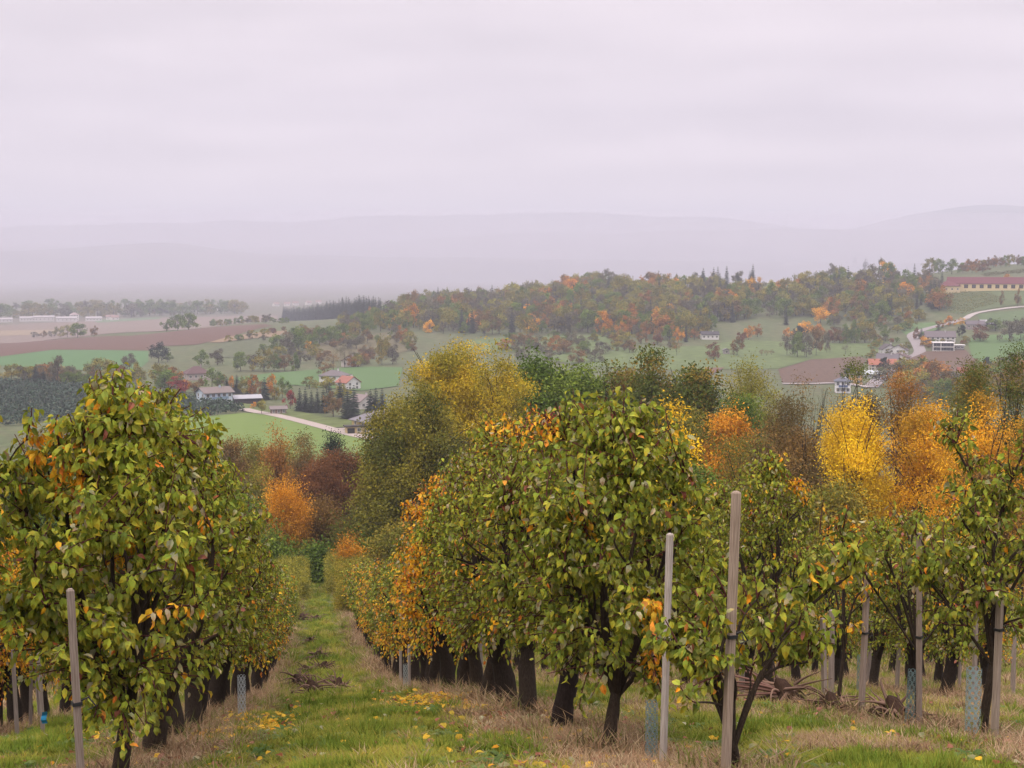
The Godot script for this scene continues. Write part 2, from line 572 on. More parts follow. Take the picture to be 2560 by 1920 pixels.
func apricot(called: String, label: String, x: float, z: float, d: Dictionary, turn := 0.0, size := 1.0, group := "") -> Node3D:
	var t := thing(called, label, "tree", on_ground(x, z), turn, group)
	trunks.append(Vector2(x, z))
	fill_apricot(t, d)
	t.scale = Vector3.ONE * size
	return t


# ---------------------------------------------------------------- woodland trees
func sprig(cols: Array, n: int, l: float, w: float, hang := .3, flat := .8) -> ArrayMesh:
	var g := Geo.new()
	for i in n:
		var p := Vector3(rng.randfn(0, .45), rng.randfn(0, .45) * flat, rng.randfn(0, .45)).limit_length(1.1)
		var d := (p.normalized() * .6 + Vector3(rng.randf_range(-1, 1), rng.randf_range(-1, 1), rng.randf_range(-1, 1)) * .7 + Vector3.DOWN * hang).normalized()
		var s := d.cross(Vector3(rng.randf_range(-1, 1), rng.randf_range(-1, 1), rng.randf_range(-1, 1))).normalized()
		var c: Color = pick(cols)
		var k := rng.randf_range(.86, 1.15)
		var len_ := l * rng.randf_range(.6, 1.3)
		c = Color(c.r * k, c.g * k, c.b * k)
		g.tri(p - s * w * .55, p + d * len_ * .4 + s * w, p + d * len_, c)
	return g.mesh()

var palettes := {
	"olive": [[Color(0.198, 0.168, 0.022), Color(0.247, 0.208, 0.030), Color(0.165, 0.160, 0.025)], [Color(0.281, 0.216, 0.026), Color(0.330, 0.248, 0.030), Color(0.231, 0.192, 0.030)], [Color(0.140, 0.152, 0.022), Color(0.181, 0.168, 0.028), Color(0.124, 0.128, 0.022)]],
	"deep_olive": [[Color(0.164, 0.152, 0.022), Color(0.184, 0.165, 0.024), Color(0.136, 0.139, 0.022)], [Color(0.248, 0.213, 0.024), Color(0.224, 0.196, 0.026), Color(0.200, 0.183, 0.022)], [Color(0.096, 0.104, 0.020), Color(0.116, 0.117, 0.022), Color(0.080, 0.096, 0.020)]],
	"yellow_olive": [[Color(0.444, 0.342, 0.023), Color(0.512, 0.376, 0.027), Color(0.342, 0.282, 0.023)], [Color(0.615, 0.427, 0.025), Color(0.564, 0.410, 0.027), Color(0.478, 0.342, 0.023)], [Color(0.256, 0.222, 0.023), Color(0.342, 0.282, 0.027), Color(0.222, 0.205, 0.023)]],
	"green": [[Color(0.095, 0.160, 0.020), Color(0.126, 0.197, 0.026), Color(0.110, 0.160, 0.025)], [Color(0.142, 0.206, 0.028), Color(0.166, 0.224, 0.030), Color(0.119, 0.168, 0.025)], [Color(0.070, 0.122, 0.018), Color(0.095, 0.149, 0.024), Color(0.063, 0.103, 0.018)]],
	"oak": [[Color(0.108, 0.138, 0.022), Color(0.135, 0.154, 0.026), Color(0.088, 0.114, 0.020)], [Color(0.203, 0.154, 0.028), Color(0.243, 0.162, 0.030), Color(0.149, 0.138, 0.025)], [Color(0.081, 0.106, 0.020), Color(0.101, 0.121, 0.020), Color(0.068, 0.089, 0.018)]],
	"brown": [[Color(0.174, 0.105, 0.033), Color(0.203, 0.119, 0.035), Color(0.145, 0.098, 0.031)], [Color(0.232, 0.140, 0.039), Color(0.189, 0.119, 0.033), Color(0.261, 0.147, 0.033)], [Color(0.116, 0.087, 0.029), Color(0.145, 0.098, 0.031), Color(0.109, 0.084, 0.024)]],
	"larch": [[Color(0.277, 0.137, 0.032), Color(0.323, 0.158, 0.035), Color(0.231, 0.123, 0.030)], [Color(0.400, 0.177, 0.030), Color(0.354, 0.164, 0.035), Color(0.308, 0.137, 0.030)], [Color(0.169, 0.106, 0.028), Color(0.216, 0.123, 0.030), Color(0.154, 0.099, 0.025)]],
	"rust": [[Color(0.168, 0.070, 0.028), Color(0.196, 0.084, 0.033), Color(0.140, 0.063, 0.024)], [Color(0.224, 0.098, 0.033), Color(0.210, 0.087, 0.029), Color(0.168, 0.077, 0.028)], [Color(0.112, 0.056, 0.022), Color(0.140, 0.063, 0.024), Color(0.098, 0.053, 0.022)]],
	"orange": [[Color(0.531, 0.224, 0.020), Color(0.607, 0.264, 0.024), Color(0.455, 0.198, 0.020)], [Color(0.708, 0.330, 0.024), Color(0.632, 0.290, 0.022), Color(0.759, 0.370, 0.030)], [Color(0.354, 0.165, 0.020), Color(0.430, 0.198, 0.024), Color(0.304, 0.145, 0.020)]],
	"amber": [[Color(0.630, 0.315, 0.018), Color(0.720, 0.360, 0.020), Color(0.510, 0.270, 0.020)], [Color(0.810, 0.435, 0.020), Color(0.750, 0.390, 0.020), Color(0.870, 0.480, 0.024)], [Color(0.374, 0.210, 0.018), Color(0.480, 0.255, 0.020), Color(0.300, 0.180, 0.020)]],
	"gold": [[Color(0.823, 0.531, 0.018), Color(0.895, 0.582, 0.022), Color(0.726, 0.468, 0.018)], [Color(0.950, 0.670, 0.027), Color(0.919, 0.632, 0.025), Color(0.950, 0.708, 0.036)], [Color(0.556, 0.366, 0.018), Color(0.677, 0.430, 0.018), Color(0.484, 0.316, 0.018)]],
	"yellow_green": [[Color(0.221, 0.208, 0.035), Color(0.260, 0.234, 0.035), Color(0.195, 0.195, 0.035)], [Color(0.325, 0.273, 0.035), Color(0.286, 0.260, 0.035), Color(0.247, 0.221, 0.035)], [Color(0.130, 0.143, 0.030), Color(0.169, 0.169, 0.030), Color(0.117, 0.130, 0.028)]],
	"grey": [[Color(0.130, 0.121, 0.072), Color(0.156, 0.142, 0.084), Color(0.111, 0.108, 0.066)], [Color(0.156, 0.155, 0.078), Color(0.169, 0.149, 0.084), Color(0.130, 0.128, 0.072)], [Color(0.091, 0.088, 0.060), Color(0.117, 0.108, 0.072), Color(0.085, 0.081, 0.054)]],
	"red": [[Color(.24, .035, .03), Color(.28, .045, .03), Color(.2, .03, .025)], [Color(.34, .06, .035), Color(.3, .05, .03), Color(.26, .04, .03)], [Color(.15, .025, .02), Color(.18, .03, .022), Color(.12, .022, .02)]],
	"spruce": [[Color(.022, .036, .022), Color(.028, .042, .026), Color(.02, .032, .02)], [Color(.03, .045, .028), Color(.035, .05, .03), Color(.026, .04, .024)], [Color(.018, .028, .018), Color(.022, .034, .02), Color(.016, .026, .017)]],
}
var sprigs := {}
func sprigs_of(pal: String, n: int, l: float, w: float, hang: float, flat: float) -> Array:
	var key := "%s %d %.2f %.2f %.1f" % [pal, n, l, hang, flat]
	if not sprigs.has(key):
		rng.seed = hash(key)
		var out := []
		for tone in 3:
			var row := []
			for k in 3: row.append(sprig(palettes[pal][tone], n, l, w, hang, flat))
			out.append(row)
		sprigs[key] = out
	return sprigs[key]

# lobes: [centre, radii]; the clumps sit in the outer shell of the lobes, tones follow a slow noise
func crown(lobes: Array, kinds: Array, n: int, size: float, gap: float, seed_: int, freq := 1.0) -> ArrayMesh:
	rng.seed = seed_
	var st := SurfaceTool.new()
	st.begin(Mesh.PRIMITIVE_TRIANGLES)
	var total := 0.0
	for l in lobes: total += pow(l[1].x * l[1].y * l[1].z, .667)
	for l in lobes:
		var count := int(n * pow(l[1].x * l[1].y * l[1].z, .667) / total)
		var dir := Vector3.UP
		var heart: Vector3 = l[0]
		var tone := 0
		var open_ := false
		var bunch := 10.0 + 8.0 * rng.randf()
		var left := 0
		for i in count:
			if left <= 0:      # the next bunch of foliage
				left = int(bunch * rng.randf_range(.5, 1.5))
				var y := rng.randf_range(-.85, 1.0)
				var a := rng.randf() * TAU
				var e := sqrt(1.0 - y * y)
				dir = Vector3(cos(a) * e, y, sin(a) * e)
				heart = l[0] + dir * l[1] * rng.randf_range(.8, 1.0)
				var q := heart * freq
				open_ = noise.get_noise_3d(q.x * 9 + seed_, q.y * 9, q.z * 9) < gap
				tone = clampi(int(1.5 + noise.get_noise_3d(q.x * 5 - seed_, q.y * 5, q.z * 5) * 4.0 + rng.randf_range(-.9, .9)), 0, 2)
			left -= 1
			if open_: continue
			var p: Vector3 = heart + Vector3(rng.randfn(0, 1), rng.randfn(0, .65), rng.randfn(0, 1)).limit_length(1.7) * size * .55 + dir * size * .2
			var up := (dir + Vector3.UP * .4 + Vector3(rng.randf_range(-.5, .5), 0, rng.randf_range(-.5, .5))).normalized()
			var b := Basis(Quaternion(Vector3.UP, up)) * Basis(Vector3.UP, rng.randf() * TAU)
			st.append_from(kinds[tone][rng.randi() % 3], 0, Transform3D(b.scaled(Vector3.ONE * size * rng.randf_range(.7, 1.3)), p))
	return st.commit()

func boughs(h: float, r: float, tr: float, base: float, seed_: int, n: int, col: Color, upright := .5) -> ArrayMesh:
	rng.seed = seed_ + 77
	var g := Geo.new()
	for k in n:
		var t := rng.randf_range(base, .75)
		var a := rng.randf() * TAU
		var tip := Vector3(cos(a) * r * rng.randf_range(.5, .92), h * minf(.96, t + rng.randf_range(.1, .3) * (upright + .5)), sin(a) * r * rng.randf_range(.5, .92))
		var s := bend(Vector3(0, h * t * .8, 0), tip, 5, .03 * h, .06)
		g.tube(s, taper(tr * .42 * (1.1 - t), tr * .06, 5), 5, col)
	return g.mesh()

# shape: "round", "tall" (upswept lobes), "cone", "spread", "plume"
func lobes_of(shape: String, h: float, r: float, base: float, seed_: int) -> Array:
	rng.seed = seed_
	var out := []
	var bh := h * base
	var ch := h - bh
	if shape == "cone":
		for k in 9:
			var t := k / 8.0
			var rr := r * (1.0 - .88 * t) * rng.randf_range(.85, 1.1)
			out.append([Vector3(rng.randf_range(-.08, .08) * r, bh + ch * (.08 + .88 * t), rng.randf_range(-.08, .08) * r), Vector3(rr, ch * .11, rr)])
		return out
	if shape == "mound":
		for k in 34:
			var t := (k + .5) / 34
			var rr := r * pow(1.0 - pow(t, 1.7), .62) * rng.randf_range(.62, .82)
			var a := k * 2.4 + rng.randf() * .5
			var lr := r * rng.randf_range(.16, .26) * (1.15 - .45 * t)
			out.append([Vector3(cos(a) * rr, bh + ch * (.06 + .88 * t), sin(a) * rr), Vector3(lr, lr * 1.15, lr)])
		out.append([Vector3(0, bh + ch * .4, 0), Vector3(r * .7, ch * .42, r * .7)])
		return out
	if shape == "tall" or shape == "plume":
		for k in 14:
			var t := rng.randf()
			var a := rng.randf() * TAU
			var rr := r * (.95 - .62 * t)
			out.append([Vector3(cos(a) * rr * .72, bh + ch * (.1 + .82 * t), sin(a) * rr * .72), Vector3(r * rng.randf_range(.25, .42), ch * rng.randf_range(.1, .2), r * rng.randf_range(.25, .42))])
		out.append([Vector3(0, bh + ch * .4, 0), Vector3(r * .62, ch * .42, r * .62)])
		out.append([Vector3(0, bh + ch * .86, 0), Vector3(r * .2, ch * .14, r * .2)])
		return out
	var m := 16 if shape == "round" else 13
	for k in m:
		var t := (k + .5) / m
		var y := sin((t * 1.15 - .42) * PI * .5)
		var a := k * 2.4 + rng.randf() * .6
		var e := sqrt(maxf(.05, 1.0 - y * y))
		var d := .66 * rng.randf_range(.85, 1.1)
		out.append([Vector3(cos(a) * e * r * d, bh + ch * (.44 + .36 * y), sin(a) * e * r * d), Vector3(r, ch * .5, r) * rng.randf_range(.3, .43)])
	out.append([Vector3(0, bh + ch * .48, 0), Vector3(r * .66, ch * .44, r * .66)])
	out.append([Vector3(rng.randf_range(-.15, .15) * r, h - ch * .2, 0), Vector3(r * .36, ch * .2, r * .36)])
	return out

func wood_tree(called: String, label: String, x: float, z: float, h: float, w: float, pal: String, shape: String, n: int, size: float, o := {}):
	var seed_ := absi(int(x * 13.0 + z * 7.0))
	var g: Vector3 = on_ground(x, z)
	var t := thing(called, label, "tree", g, rng.randf() * 6.0, o.get("group", ""))
	var r := w * .5
	var base: float = o.get("base", .08)
	var tr: float = o.get("trunk", .018 * h)
	var col: Color = o.get("bark", Color(.055, .045, .035))
	var tg := Geo.new()
	var pts := []
	var rad := []
	for i in 8:
		var u := i / 7.0
		pts.append(Vector3(sin(u * 4.0 + seed_) * .012 * h * u, -.4 + (h * .88 + .4) * u, cos(u * 3.0 + seed_) * .012 * h * u))
		rad.append(tr * (1.0 - .88 * u) * (1.0 + .5 * exp(-u * 20.0)))
	tg.tube(pts, rad, 8, col)
	part("trunk", tg.mesh(), mats.bark, t)
	part("boughs", boughs(h, r, tr, maxf(.12, base), seed_, o.get("boughs", 26), col, .9 if shape == "tall" else .4), mats.bark, t).set_meta("kind", "stuff")
	var kinds := sprigs_of(pal, o.get("per", 29), o.get("len", .3) * .68, o.get("wid", .085) * .85, o.get("hang", .3), o.get("flat", .8))
	var c := part("crown", crown(lobes_of(shape, h, r, base, seed_), kinds, n, size, o.get("gap", -.28), seed_, o.get("freq", 1.0)), mats.crown, t)
	c.set_meta("kind", "stuff")

func make_spruce(n_layers: int, pal: String, seed_: int) -> ArrayMesh:   # one metre tall, radius .2
	rng.seed = seed_
	var g := Geo.new()
	for k in n_layers:
		var t := float(k) / n_layers
		var y := .08 + .9 * t
		var r := .21 * pow(1.0 - t, .85) + .012
		var m := int(lerpf(15, 6, t))
		for i in m:
			var a := TAU * (i + rng.randf() * .7) / m + k
			var rr := r * rng.randf_range(.7, 1.15)
			var tip := Vector3(cos(a) * rr, y - rr * rng.randf_range(.15, .5), sin(a) * rr)
			var root := Vector3(0, y + .012, 0)
			var s := Vector3(-sin(a), 0, cos(a)) * rr * .3
			var c: Color = pick(palettes[pal][rng.randi() % 3])
			g.tri(root, root.lerp(tip, .55) + s - Vector3(0, .02, 0), tip, c)
			g.tri(root, tip, root.lerp(tip, .55) - s - Vector3(0, .02, 0), c * .9)
			g.tri(root.lerp(tip, .3) + s * .4, tip - Vector3(0, .025, 0), root.lerp(tip, .3) - s * .4, c * .8)
	return g.mesh()


# ---------------------------------------------------------------- far trees: one metre tall models, copied and scaled
var far_models := {}
func far_model(pal: String, shape: String, k: int) -> Node3D:
	var key := "%s %s %d" % [pal, shape, k]
	if far_models.has(key): return far_models[key]
	var t := Node3D.new()
	var seed_ := absi(hash(key)) % 9973
	rng.seed = seed_
	var tg := Geo.new()
	tg.tube([Vector3(0, -.06, 0), Vector3(0, .3, 0), Vector3(0, .8, 0)], [.022, .016, .004], 5, Color(.05, .042, .036))
	part("trunk", tg.mesh(), mats.dry_twig, t)
	if shape == "spruce":
		part("crown", make_spruce(15, pal, seed_), mats.needles, t).set_meta("kind", "stuff")
	else:
		var bare := shape == "bare"
		var kinds := sprigs_of(pal, 13, .85 if not bare else 1.0, .3 if not bare else .06, .15, .8)
		var lb := lobes_of("round" if shape != "tall" else "tall", 1.0, .5, .0 if shape == "bush" else .2 if bare else .08, seed_)
		part("crown", crown(lb, kinds, 170 if not bare else 120, .09, -.25, seed_, 22.0), mats.crown, t).set_meta("kind", "stuff")
		part("boughs", boughs(1.0, .45, .022, .2, seed_, 8, Color(.06, .05, .042)), mats.dry_twig, t).set_meta("kind", "stuff")
	far_models[key] = t
	return t

func far_tree(called: String, label: String, x: float, z: float, h: float, w: float, pal: String, shape: String, group := ""):
	var t: Node3D = far_model(pal, shape, absi(int(x * 3 + z)) % 3).duplicate()
	t.name = numbered(called)
	add_child(t)
	t.position = on_ground(x, z) - Vector3(0, h * .02, 0)
	t.rotation.y = x * 1.7 + z
	var k := w / (.42 if shape == "spruce" else 1.0)
	t.scale = Vector3(k, h, k)
	tag(t, label, "tree", group)


# ---------------------------------------------------------------- buildings
# o: w, d, eaves, roof ("gable", "gable_front", "hip", "flat"), rise, wall, tiles, over, rows (of windows), cols, side_cols, chimney, balcony, door
func house(called: String, label: String, x: float, z: float, turn: float, o: Dictionary, group := "") -> Node3D:
	var face := atan2(-x, -z) + turn
	var fit := .88 if o.get("category", "house") != "winery" else 1.0
	var t := thing(called, label, o.get("category", "house"), on_ground(x, z), face, group)
	t.scale = Vector3.ONE * fit
	var w: float = o.w
	var d: float = o.d
	var e: float = o.eaves
	var wallc: Color = o.get("wall", Color(.7, .68, .64))
	var roofc: Color = o.get("tiles", Color(.12, .1, .095))
	var rise: float = o.get("rise", 2.4)
	var over: float = o.get("over", .6)
	var kind: String = o.get("roof", "gable")
	var wg := Geo.new()
	wg.bx(0, e * .5 - 1.0, 0, w, e + 2.0, d, wallc)
	var rg := Geo.new()
	var th := .22
	if kind == "gable" or kind == "gable_front":
		var along := w if kind == "gable" else d
		var across := d if kind == "gable" else w
		var turn_ := Basis() if kind == "gable" else Basis(Vector3.UP, PI / 2)
		for s in [-1.0, 1.0]:
			wg.tri(turn_ * Vector3(s * along * .5, e, -across * .5), turn_ * Vector3(s * along * .5, e, across * .5), turn_ * Vector3(s * along * .5, e + rise, 0), wallc)
			var slope := Vector2(across * .5, rise)
			var n := slope.length()
			var ang := atan2(rise, across * .5)
			var len_ := n + over
			var mid := Vector3(0, e + rise - sin(ang) * len_ * .5 + th * .5, s * cos(ang) * len_ * .5)
			rg.box(Transform3D(turn_ * Basis(Vector3.RIGHT, s * ang), turn_ * mid), Vector3(along + over * 2, th, len_), roofc)
	elif kind == "hip":
		var a := w * .5 + over
		var b := d * .5 + over
		var ridge := maxf(0.0, a - b)
		var y0 := e - .05
		var p := [Vector3(-a, y0, -b), Vector3(a, y0, -b), Vector3(a, y0, b), Vector3(-a, y0, b), Vector3(-ridge, e + rise, 0), Vector3(ridge, e + rise, 0)]
		rg.quad(p[3], p[2], p[5], p[4], roofc); rg.quad(p[1], p[0], p[4], p[5], roofc)
		rg.tri(p[2], p[1], p[5], roofc); rg.tri(p[0], p[3], p[4], roofc)
		rg.quad(p[0], p[1], p[2], p[3], roofc)
		rg.bx(0, y0 - .1, 0, a * 2 - .02, .2, b * 2 - .02, roofc)
	else:
		rg.bx(0, e + th * .5, 0, w + over * 2, th + .15, d + over * 2, roofc)
	part("wall", wg.mesh(), mats.plaster, t)
	var rf := part("roof", rg.mesh(), mats.roofing, t)
	if o.get("chimney", true) and kind != "flat":
		var cg := Geo.new()
		cg.bx(w * .18, e + rise + .15, d * .08, .7, 1.5, .7, wallc * .8)
		cg.bx(w * .18, e + rise + .95, d * .08, .85, .1, .85, Color(.2, .19, .18))
		part("chimney", cg.mesh(), mats.plaster, rf)
	var rows: int = o.get("rows", 2)
	var k := 0
	var framec: Color = o.get("frame", Color(.6, .58, .54))
	for side in 3:
		var cols: int = o.get("cols", 4) if side == 0 else o.get("side_cols", 2)
		var span := w if side == 0 else d
		var rot := Basis(Vector3.UP, [0.0, PI / 2, -PI / 2][side])
		var outp := d * .5 if side == 0 else w * .5
		for r in rows:
			for c in cols:
				var ww: float = o.get("win_w", 1.3)
				var wh: float = o.get("win_h", 1.35)
				var cx := -span * .5 + span * (c + .5) / cols
				var cy := e * (r + .55) / rows
				if side == 0 and r == 0 and c == o.get("door", -1):
					var dg := Geo.new()
					dg.bx(cx, 1.05, outp + .03, o.get("door_w", 1.1), o.get("door_h", 2.1), .09, o.get("door_col", Color(.1, .06, .04)))
					part("door", dg.mesh(), mats.painted, t)
					continue
				var at := Transform3D(rot, rot * Vector3(cx, cy, outp + .03))
				var fg := Geo.new()
				for q in [[-ww * .5, 0, .12, wh], [ww * .5, 0, .12, wh], [0, wh * .5, ww + .12, .12], [0, -wh * .5, ww + .25, .14], [0, 0, .08, wh]]:
					fg.box(at * Transform3D(Basis(), Vector3(q[0], q[1], .02 + absf(q[0]) * .004 + absf(q[1]) * .003)), Vector3(q[2], q[3], .1), framec)
				var f := part("window", fg.mesh(), mats.painted, t, k)
				var pg := Geo.new()
				pg.box(at, Vector3(ww, wh, .05), Color.WHITE)
				part("pane", pg.mesh(), mats.window_glass, f)
				k += 1
	if o.get("balcony", false):
		var bg := Geo.new()
		var y: float = e * .5
		var bw: float = w * o.get("balcony_w", .6)
		bg.bx(o.get("balcony_x", 0.0) * w, y - .1, d * .5 + .8, bw, .18, 1.6, wallc * .85)
		bg.bx(o.get("balcony_x", 0.0) * w, y + .5, d * .5 + 1.56, bw, 1.0, .08, o.get("rail", Color(.12, .075, .045)))
		part("balcony", bg.mesh(), mats.plaster, t)
	return t


# ---------------------------------------------------------------- orchard furniture
func stake(label: String, x: float, z: float, h: float, w: float, lean := Vector2.ZERO, tint := Color(.36, .29, .23), tie := -1.0, group := "stakes in the orchard rows"):
	var t := thing("wooden_stake", label, "stake", on_ground(x, z), rng.randf_range(-.3, .3) + .5, group)
	t.rotation.x = lean.x
	t.rotation.z = lean.y
	var g := Geo.new()
	var a := w * .5
	var b := a - .008
	var rings := [[-.3, a * .92], [0.0, a], [h - .012, a * .96], [h, a * .96 - .008]]
	for i in 3:
		for k in 4:
			var c0 := Vector2(1, 1).rotated(k * PI / 2)
			var c1 := Vector2(1, 1).rotated((k + 1) * PI / 2)
			var r0: float = rings[i][1]
			var r1: float = rings[i + 1][1]
			g.quad(Vector3(c0.x * r0, rings[i][0], c0.y * r0), Vector3(c0.x * r1, rings[i + 1][0], c0.y * r1), Vector3(c1.x * r1, rings[i + 1][0], c1.y * r1), Vector3(c1.x * r0, rings[i][0], c1.y * r0), tint)
	var r: float = rings[3][1]
	g.quad(Vector3(-r, h, -r), Vector3(-r, h, r), Vector3(r, h, r), Vector3(r, h, -r), tint * 1.25)
	part("post", g.mesh(), mats.stake_wood, t)
	if tie > 0:
		var tg := Geo.new()
		for k in 4:
			var d := Basis(Vector3.UP, k * PI / 2)
			tg.box(Transform3D(d, d * Vector3(0, tie, a + .004)), Vector3(w + .016, .022, .009), Color.WHITE)
		tg.tube([Vector3(a, tie + .01, 0), Vector3(a + .05, tie + .03, .01), Vector3(a + .09, tie - .03, .02), Vector3(a + .04, tie - .05, .01)], [.006, .006, .006, .004], 5, Color.WHITE)
		part("tie", tg.mesh(), mats.tie_rubber, t)

func guard(label: String, x: float, z: float, h := .55, r := .055, tint := Color(.16, .23, .24), lean := Vector2.ZERO):
	# a sheath of perforated plastic: every hole is open
	var t := thing("tree_guard", label, "tree guard", on_ground(x, z), 0.0, "perforated guards round young trunks")
	t.rotation.x = lean.x
	t.rotation.z = lean.y
	var g := Geo.new()
	var nx := 7
	var ny := int(h / .042)
	var at := func(u: float, v: float) -> Vector3:
		var a := u / nx * TAU * .93
		return Vector3(cos(a) * r, v * h / ny, sin(a) * r)
	for j in ny:
		for i in nx:
			var rim := []
			var hole := []
			for k in 8:
				var a := TAU * (k + .5) / 8
				var q := Vector2(cos(a), sin(a))
				var sq: Vector2 = q / maxf(absf(q.x), absf(q.y)) * .5
				var off := .5 * (j % 2)
				rim.append(at.call(i + off + .5 + sq.x, j + .5 + sq.y))
				hole.append(at.call(i + off + .5 + q.x * .36, j + .5 + q.y * .4))
			for k in 8:
				g.quad(rim[k], rim[(k + 1) % 8], hole[(k + 1) % 8], hole[k], tint)
	part("sheath", g.mesh(), mats.painted, t)

func uprooted(label: String, x: float, z: float, size: float, roots: int, seed_: int, branch := 0.0):
	rng.seed = seed_
	var t := thing("uprooted_stump", label, "stump", on_ground(x, z) + Vector3(0, size * .22, 0), rng.randf() * TAU, "uprooted stumps left on the grass")
	var g := Geo.new()
	var col := Color(.11, .07, .05)
	g.tube([Vector3(0, -.5, 0) * size, Vector3(0, .2, .02) * size, Vector3(.1, .38, 0) * size, Vector3(.3, .8, .05) * size, Vector3(.38, .95, .05) * size], [size * 1.0, size * .62, size * .3, size * .2, size * .04], 10, col, .75, noise)
	part("stump", g.mesh(), mats.bark, t)
	var rg := Geo.new()
	for k in roots * 2:
		var a := rng.randf() * TAU
		var l := size * rng.randf_range(.5, 1.7)
		var root := Vector3(cos(a) * .4, rng.randf_range(.1, .7), sin(a) * .4) * size
		var tip := root + Vector3(cos(a + rng.randf_range(-.7, .7)), rng.randf_range(-.35, .6), sin(a + rng.randf_range(-.7, .7))) * l
		tip.y = maxf(tip.y, .01)
		rg.tube(bend(root, tip, 5, rng.randf_range(-.15, .15) * l, .22), taper(size * .085, size * .015, 5), 4, col * rng.randf_range(.9, 1.8))
	part("roots", rg.mesh(), mats.dry_twig, t)
	var sg := Geo.new()
	for k in 26:
		var a := rng.randf() * TAU
		var l := size * rng.randf_range(.1, 1.5)
		var p := Vector3(cos(a) * l, rng.randf_range(.0, .04), sin(a) * l)
		var s := size * rng.randf_range(.08, .22)
		sg.tube([p - Vector3(0, s * .5, 0), p, p + Vector3(s * .2, s * .6, 0), p + Vector3(s * .2, s * .8, 0)], [s * .7, s, s * .6, s * .1], 6, Color(.1, .066, .044) * rng.randf_range(.7, 1.25), .3, noise)
	part("clods", sg.mesh(), mats.dry_twig, t).set_meta("kind", "stuff")
	if branch > 0:
		var bg := Geo.new()
		for k in 9:
			var p := Vector3(branch * rng.randf_range(.6, 1.1), rng.randf_range(.02, .3), rng.randf_range(-.5, .5) * branch)
			bg.tube(bend(Vector3(0, .1, 0), p, 5, .05, .1), taper(.022, .006, 5), 5, Color(.16, .09, .07))
		part("branches", bg.mesh(), mats.dry_twig, t)


func _ready():
	# ------------------------------------------------ camera, sky, light
	var cam := Camera3D.new()
	cam.name = "camera"
	cam.rotation_degrees = Vector3(-4.8, -8.0, 0)
	cam.fov = 29.74
	cam.near = .1
	cam.far = 40000
	add_child(cam)
	cam.current = true
	noise.seed = 4
	noise.frequency = .05
	noise.fractal_octaves = 3
	var env := Environment.new()
	env.background_mode = Environment.BG_SKY
	env.sky = Sky.new()
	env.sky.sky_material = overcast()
	env.tonemap_mode = Environment.TONE_MAPPER_LINEAR
	env.tonemap_exposure = 1.0
	env.fog_enabled = true
	env.volumetric_fog_enabled = true
	env.volumetric_fog_density = 0.0
	env.fog_density = .000225
	env.fog_light_color = Color(.935, .95, 1.0)
	env.sdfgi_enabled = true
	env.ssao_enabled = true
	env.ssil_enabled = true
	var we := WorldEnvironment.new()
	we.name = "environment"
	we.environment = env
	add_child(we)
	var sun := DirectionalLight3D.new()
	sun.name = "sun"
	sun.rotation_degrees = Vector3(-52, -38, 0)
	sun.light_energy = .42
	sun.light_color = Color(1, .94, .84)
	sun.light_angular_distance = 24
	sun.shadow_enabled = true
	add_child(sun)
	build_materials()
	# ------------------------------------------------ large structure
	build_ground()
	build_fields()
	build_hills()
	var mist := FogVolume.new()
	mist.name = "mist_bank"
	mist.size = Vector3(19000, 520, 6400)
	mist.shape = RenderingServer.FOG_VOLUME_SHAPE_ELLIPSOID
	mist.position = Vector3(800, -70, -5800)
	var vapour := FogMaterial.new()
	vapour.density = .0002
	vapour.albedo = Color(.97, .95, .99)
	mist.material = vapour
	add_child(mist)
	tag(mist, "pale mist lying over the far plain", "mist", "", "structure")
	build_wood()
	build_valley_trees()
	build_forest()
	build_scrub()
	build_houses()
	# ------------------------------------------------ objects
	build_orchard()
	build_furniture()
	build_grass()
	for k in far_models: far_models[k].free()

func overcast() -> PanoramaSkyMaterial:
	var w := 1024
	var h := 512
	var f := FastNoiseLite.new()
	f.seed = 8
	f.frequency = 1.0
	f.fractal_octaves = 5
	var data := PackedFloat32Array()
	data.resize(w * h * 3)
	var k := 0
	for y in h:
		var el := (0.5 - (y + .5) / h) * PI
		var s := maxf(0.0, sin(el))
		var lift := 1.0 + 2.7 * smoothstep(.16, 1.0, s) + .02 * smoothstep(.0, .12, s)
		var base := Color(1.04, .91, .875).lerp(Color(.87, .785, .84), smoothstep(.01, .11, s))
		for x in w:
			var v := 1.0
			if el > -.02 and el < 1.2:
				var az := TAU * x / w
				# streaks of stratus seen edge-on: long sideways, thin upwards, widening overhead
				var p := 1.0 / (s + .12)
				v = 1.0 + .17 * f.get_noise_3d(cos(az) * p * .9, sin(az) * p * .9, p * .55) + .13 * f.get_noise_3d(cos(az) * 3.0, el * 55.0, sin(az) * 3.0)
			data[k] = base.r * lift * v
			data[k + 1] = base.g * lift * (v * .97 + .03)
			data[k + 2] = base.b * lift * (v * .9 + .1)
			k += 3
	var im := Image.create_from_data(w, h, false, Image.FORMAT_RGBF, data.to_byte_array())
	var m := PanoramaSkyMaterial.new()
	m.panorama = ImageTexture.create_from_image(im)
	return m

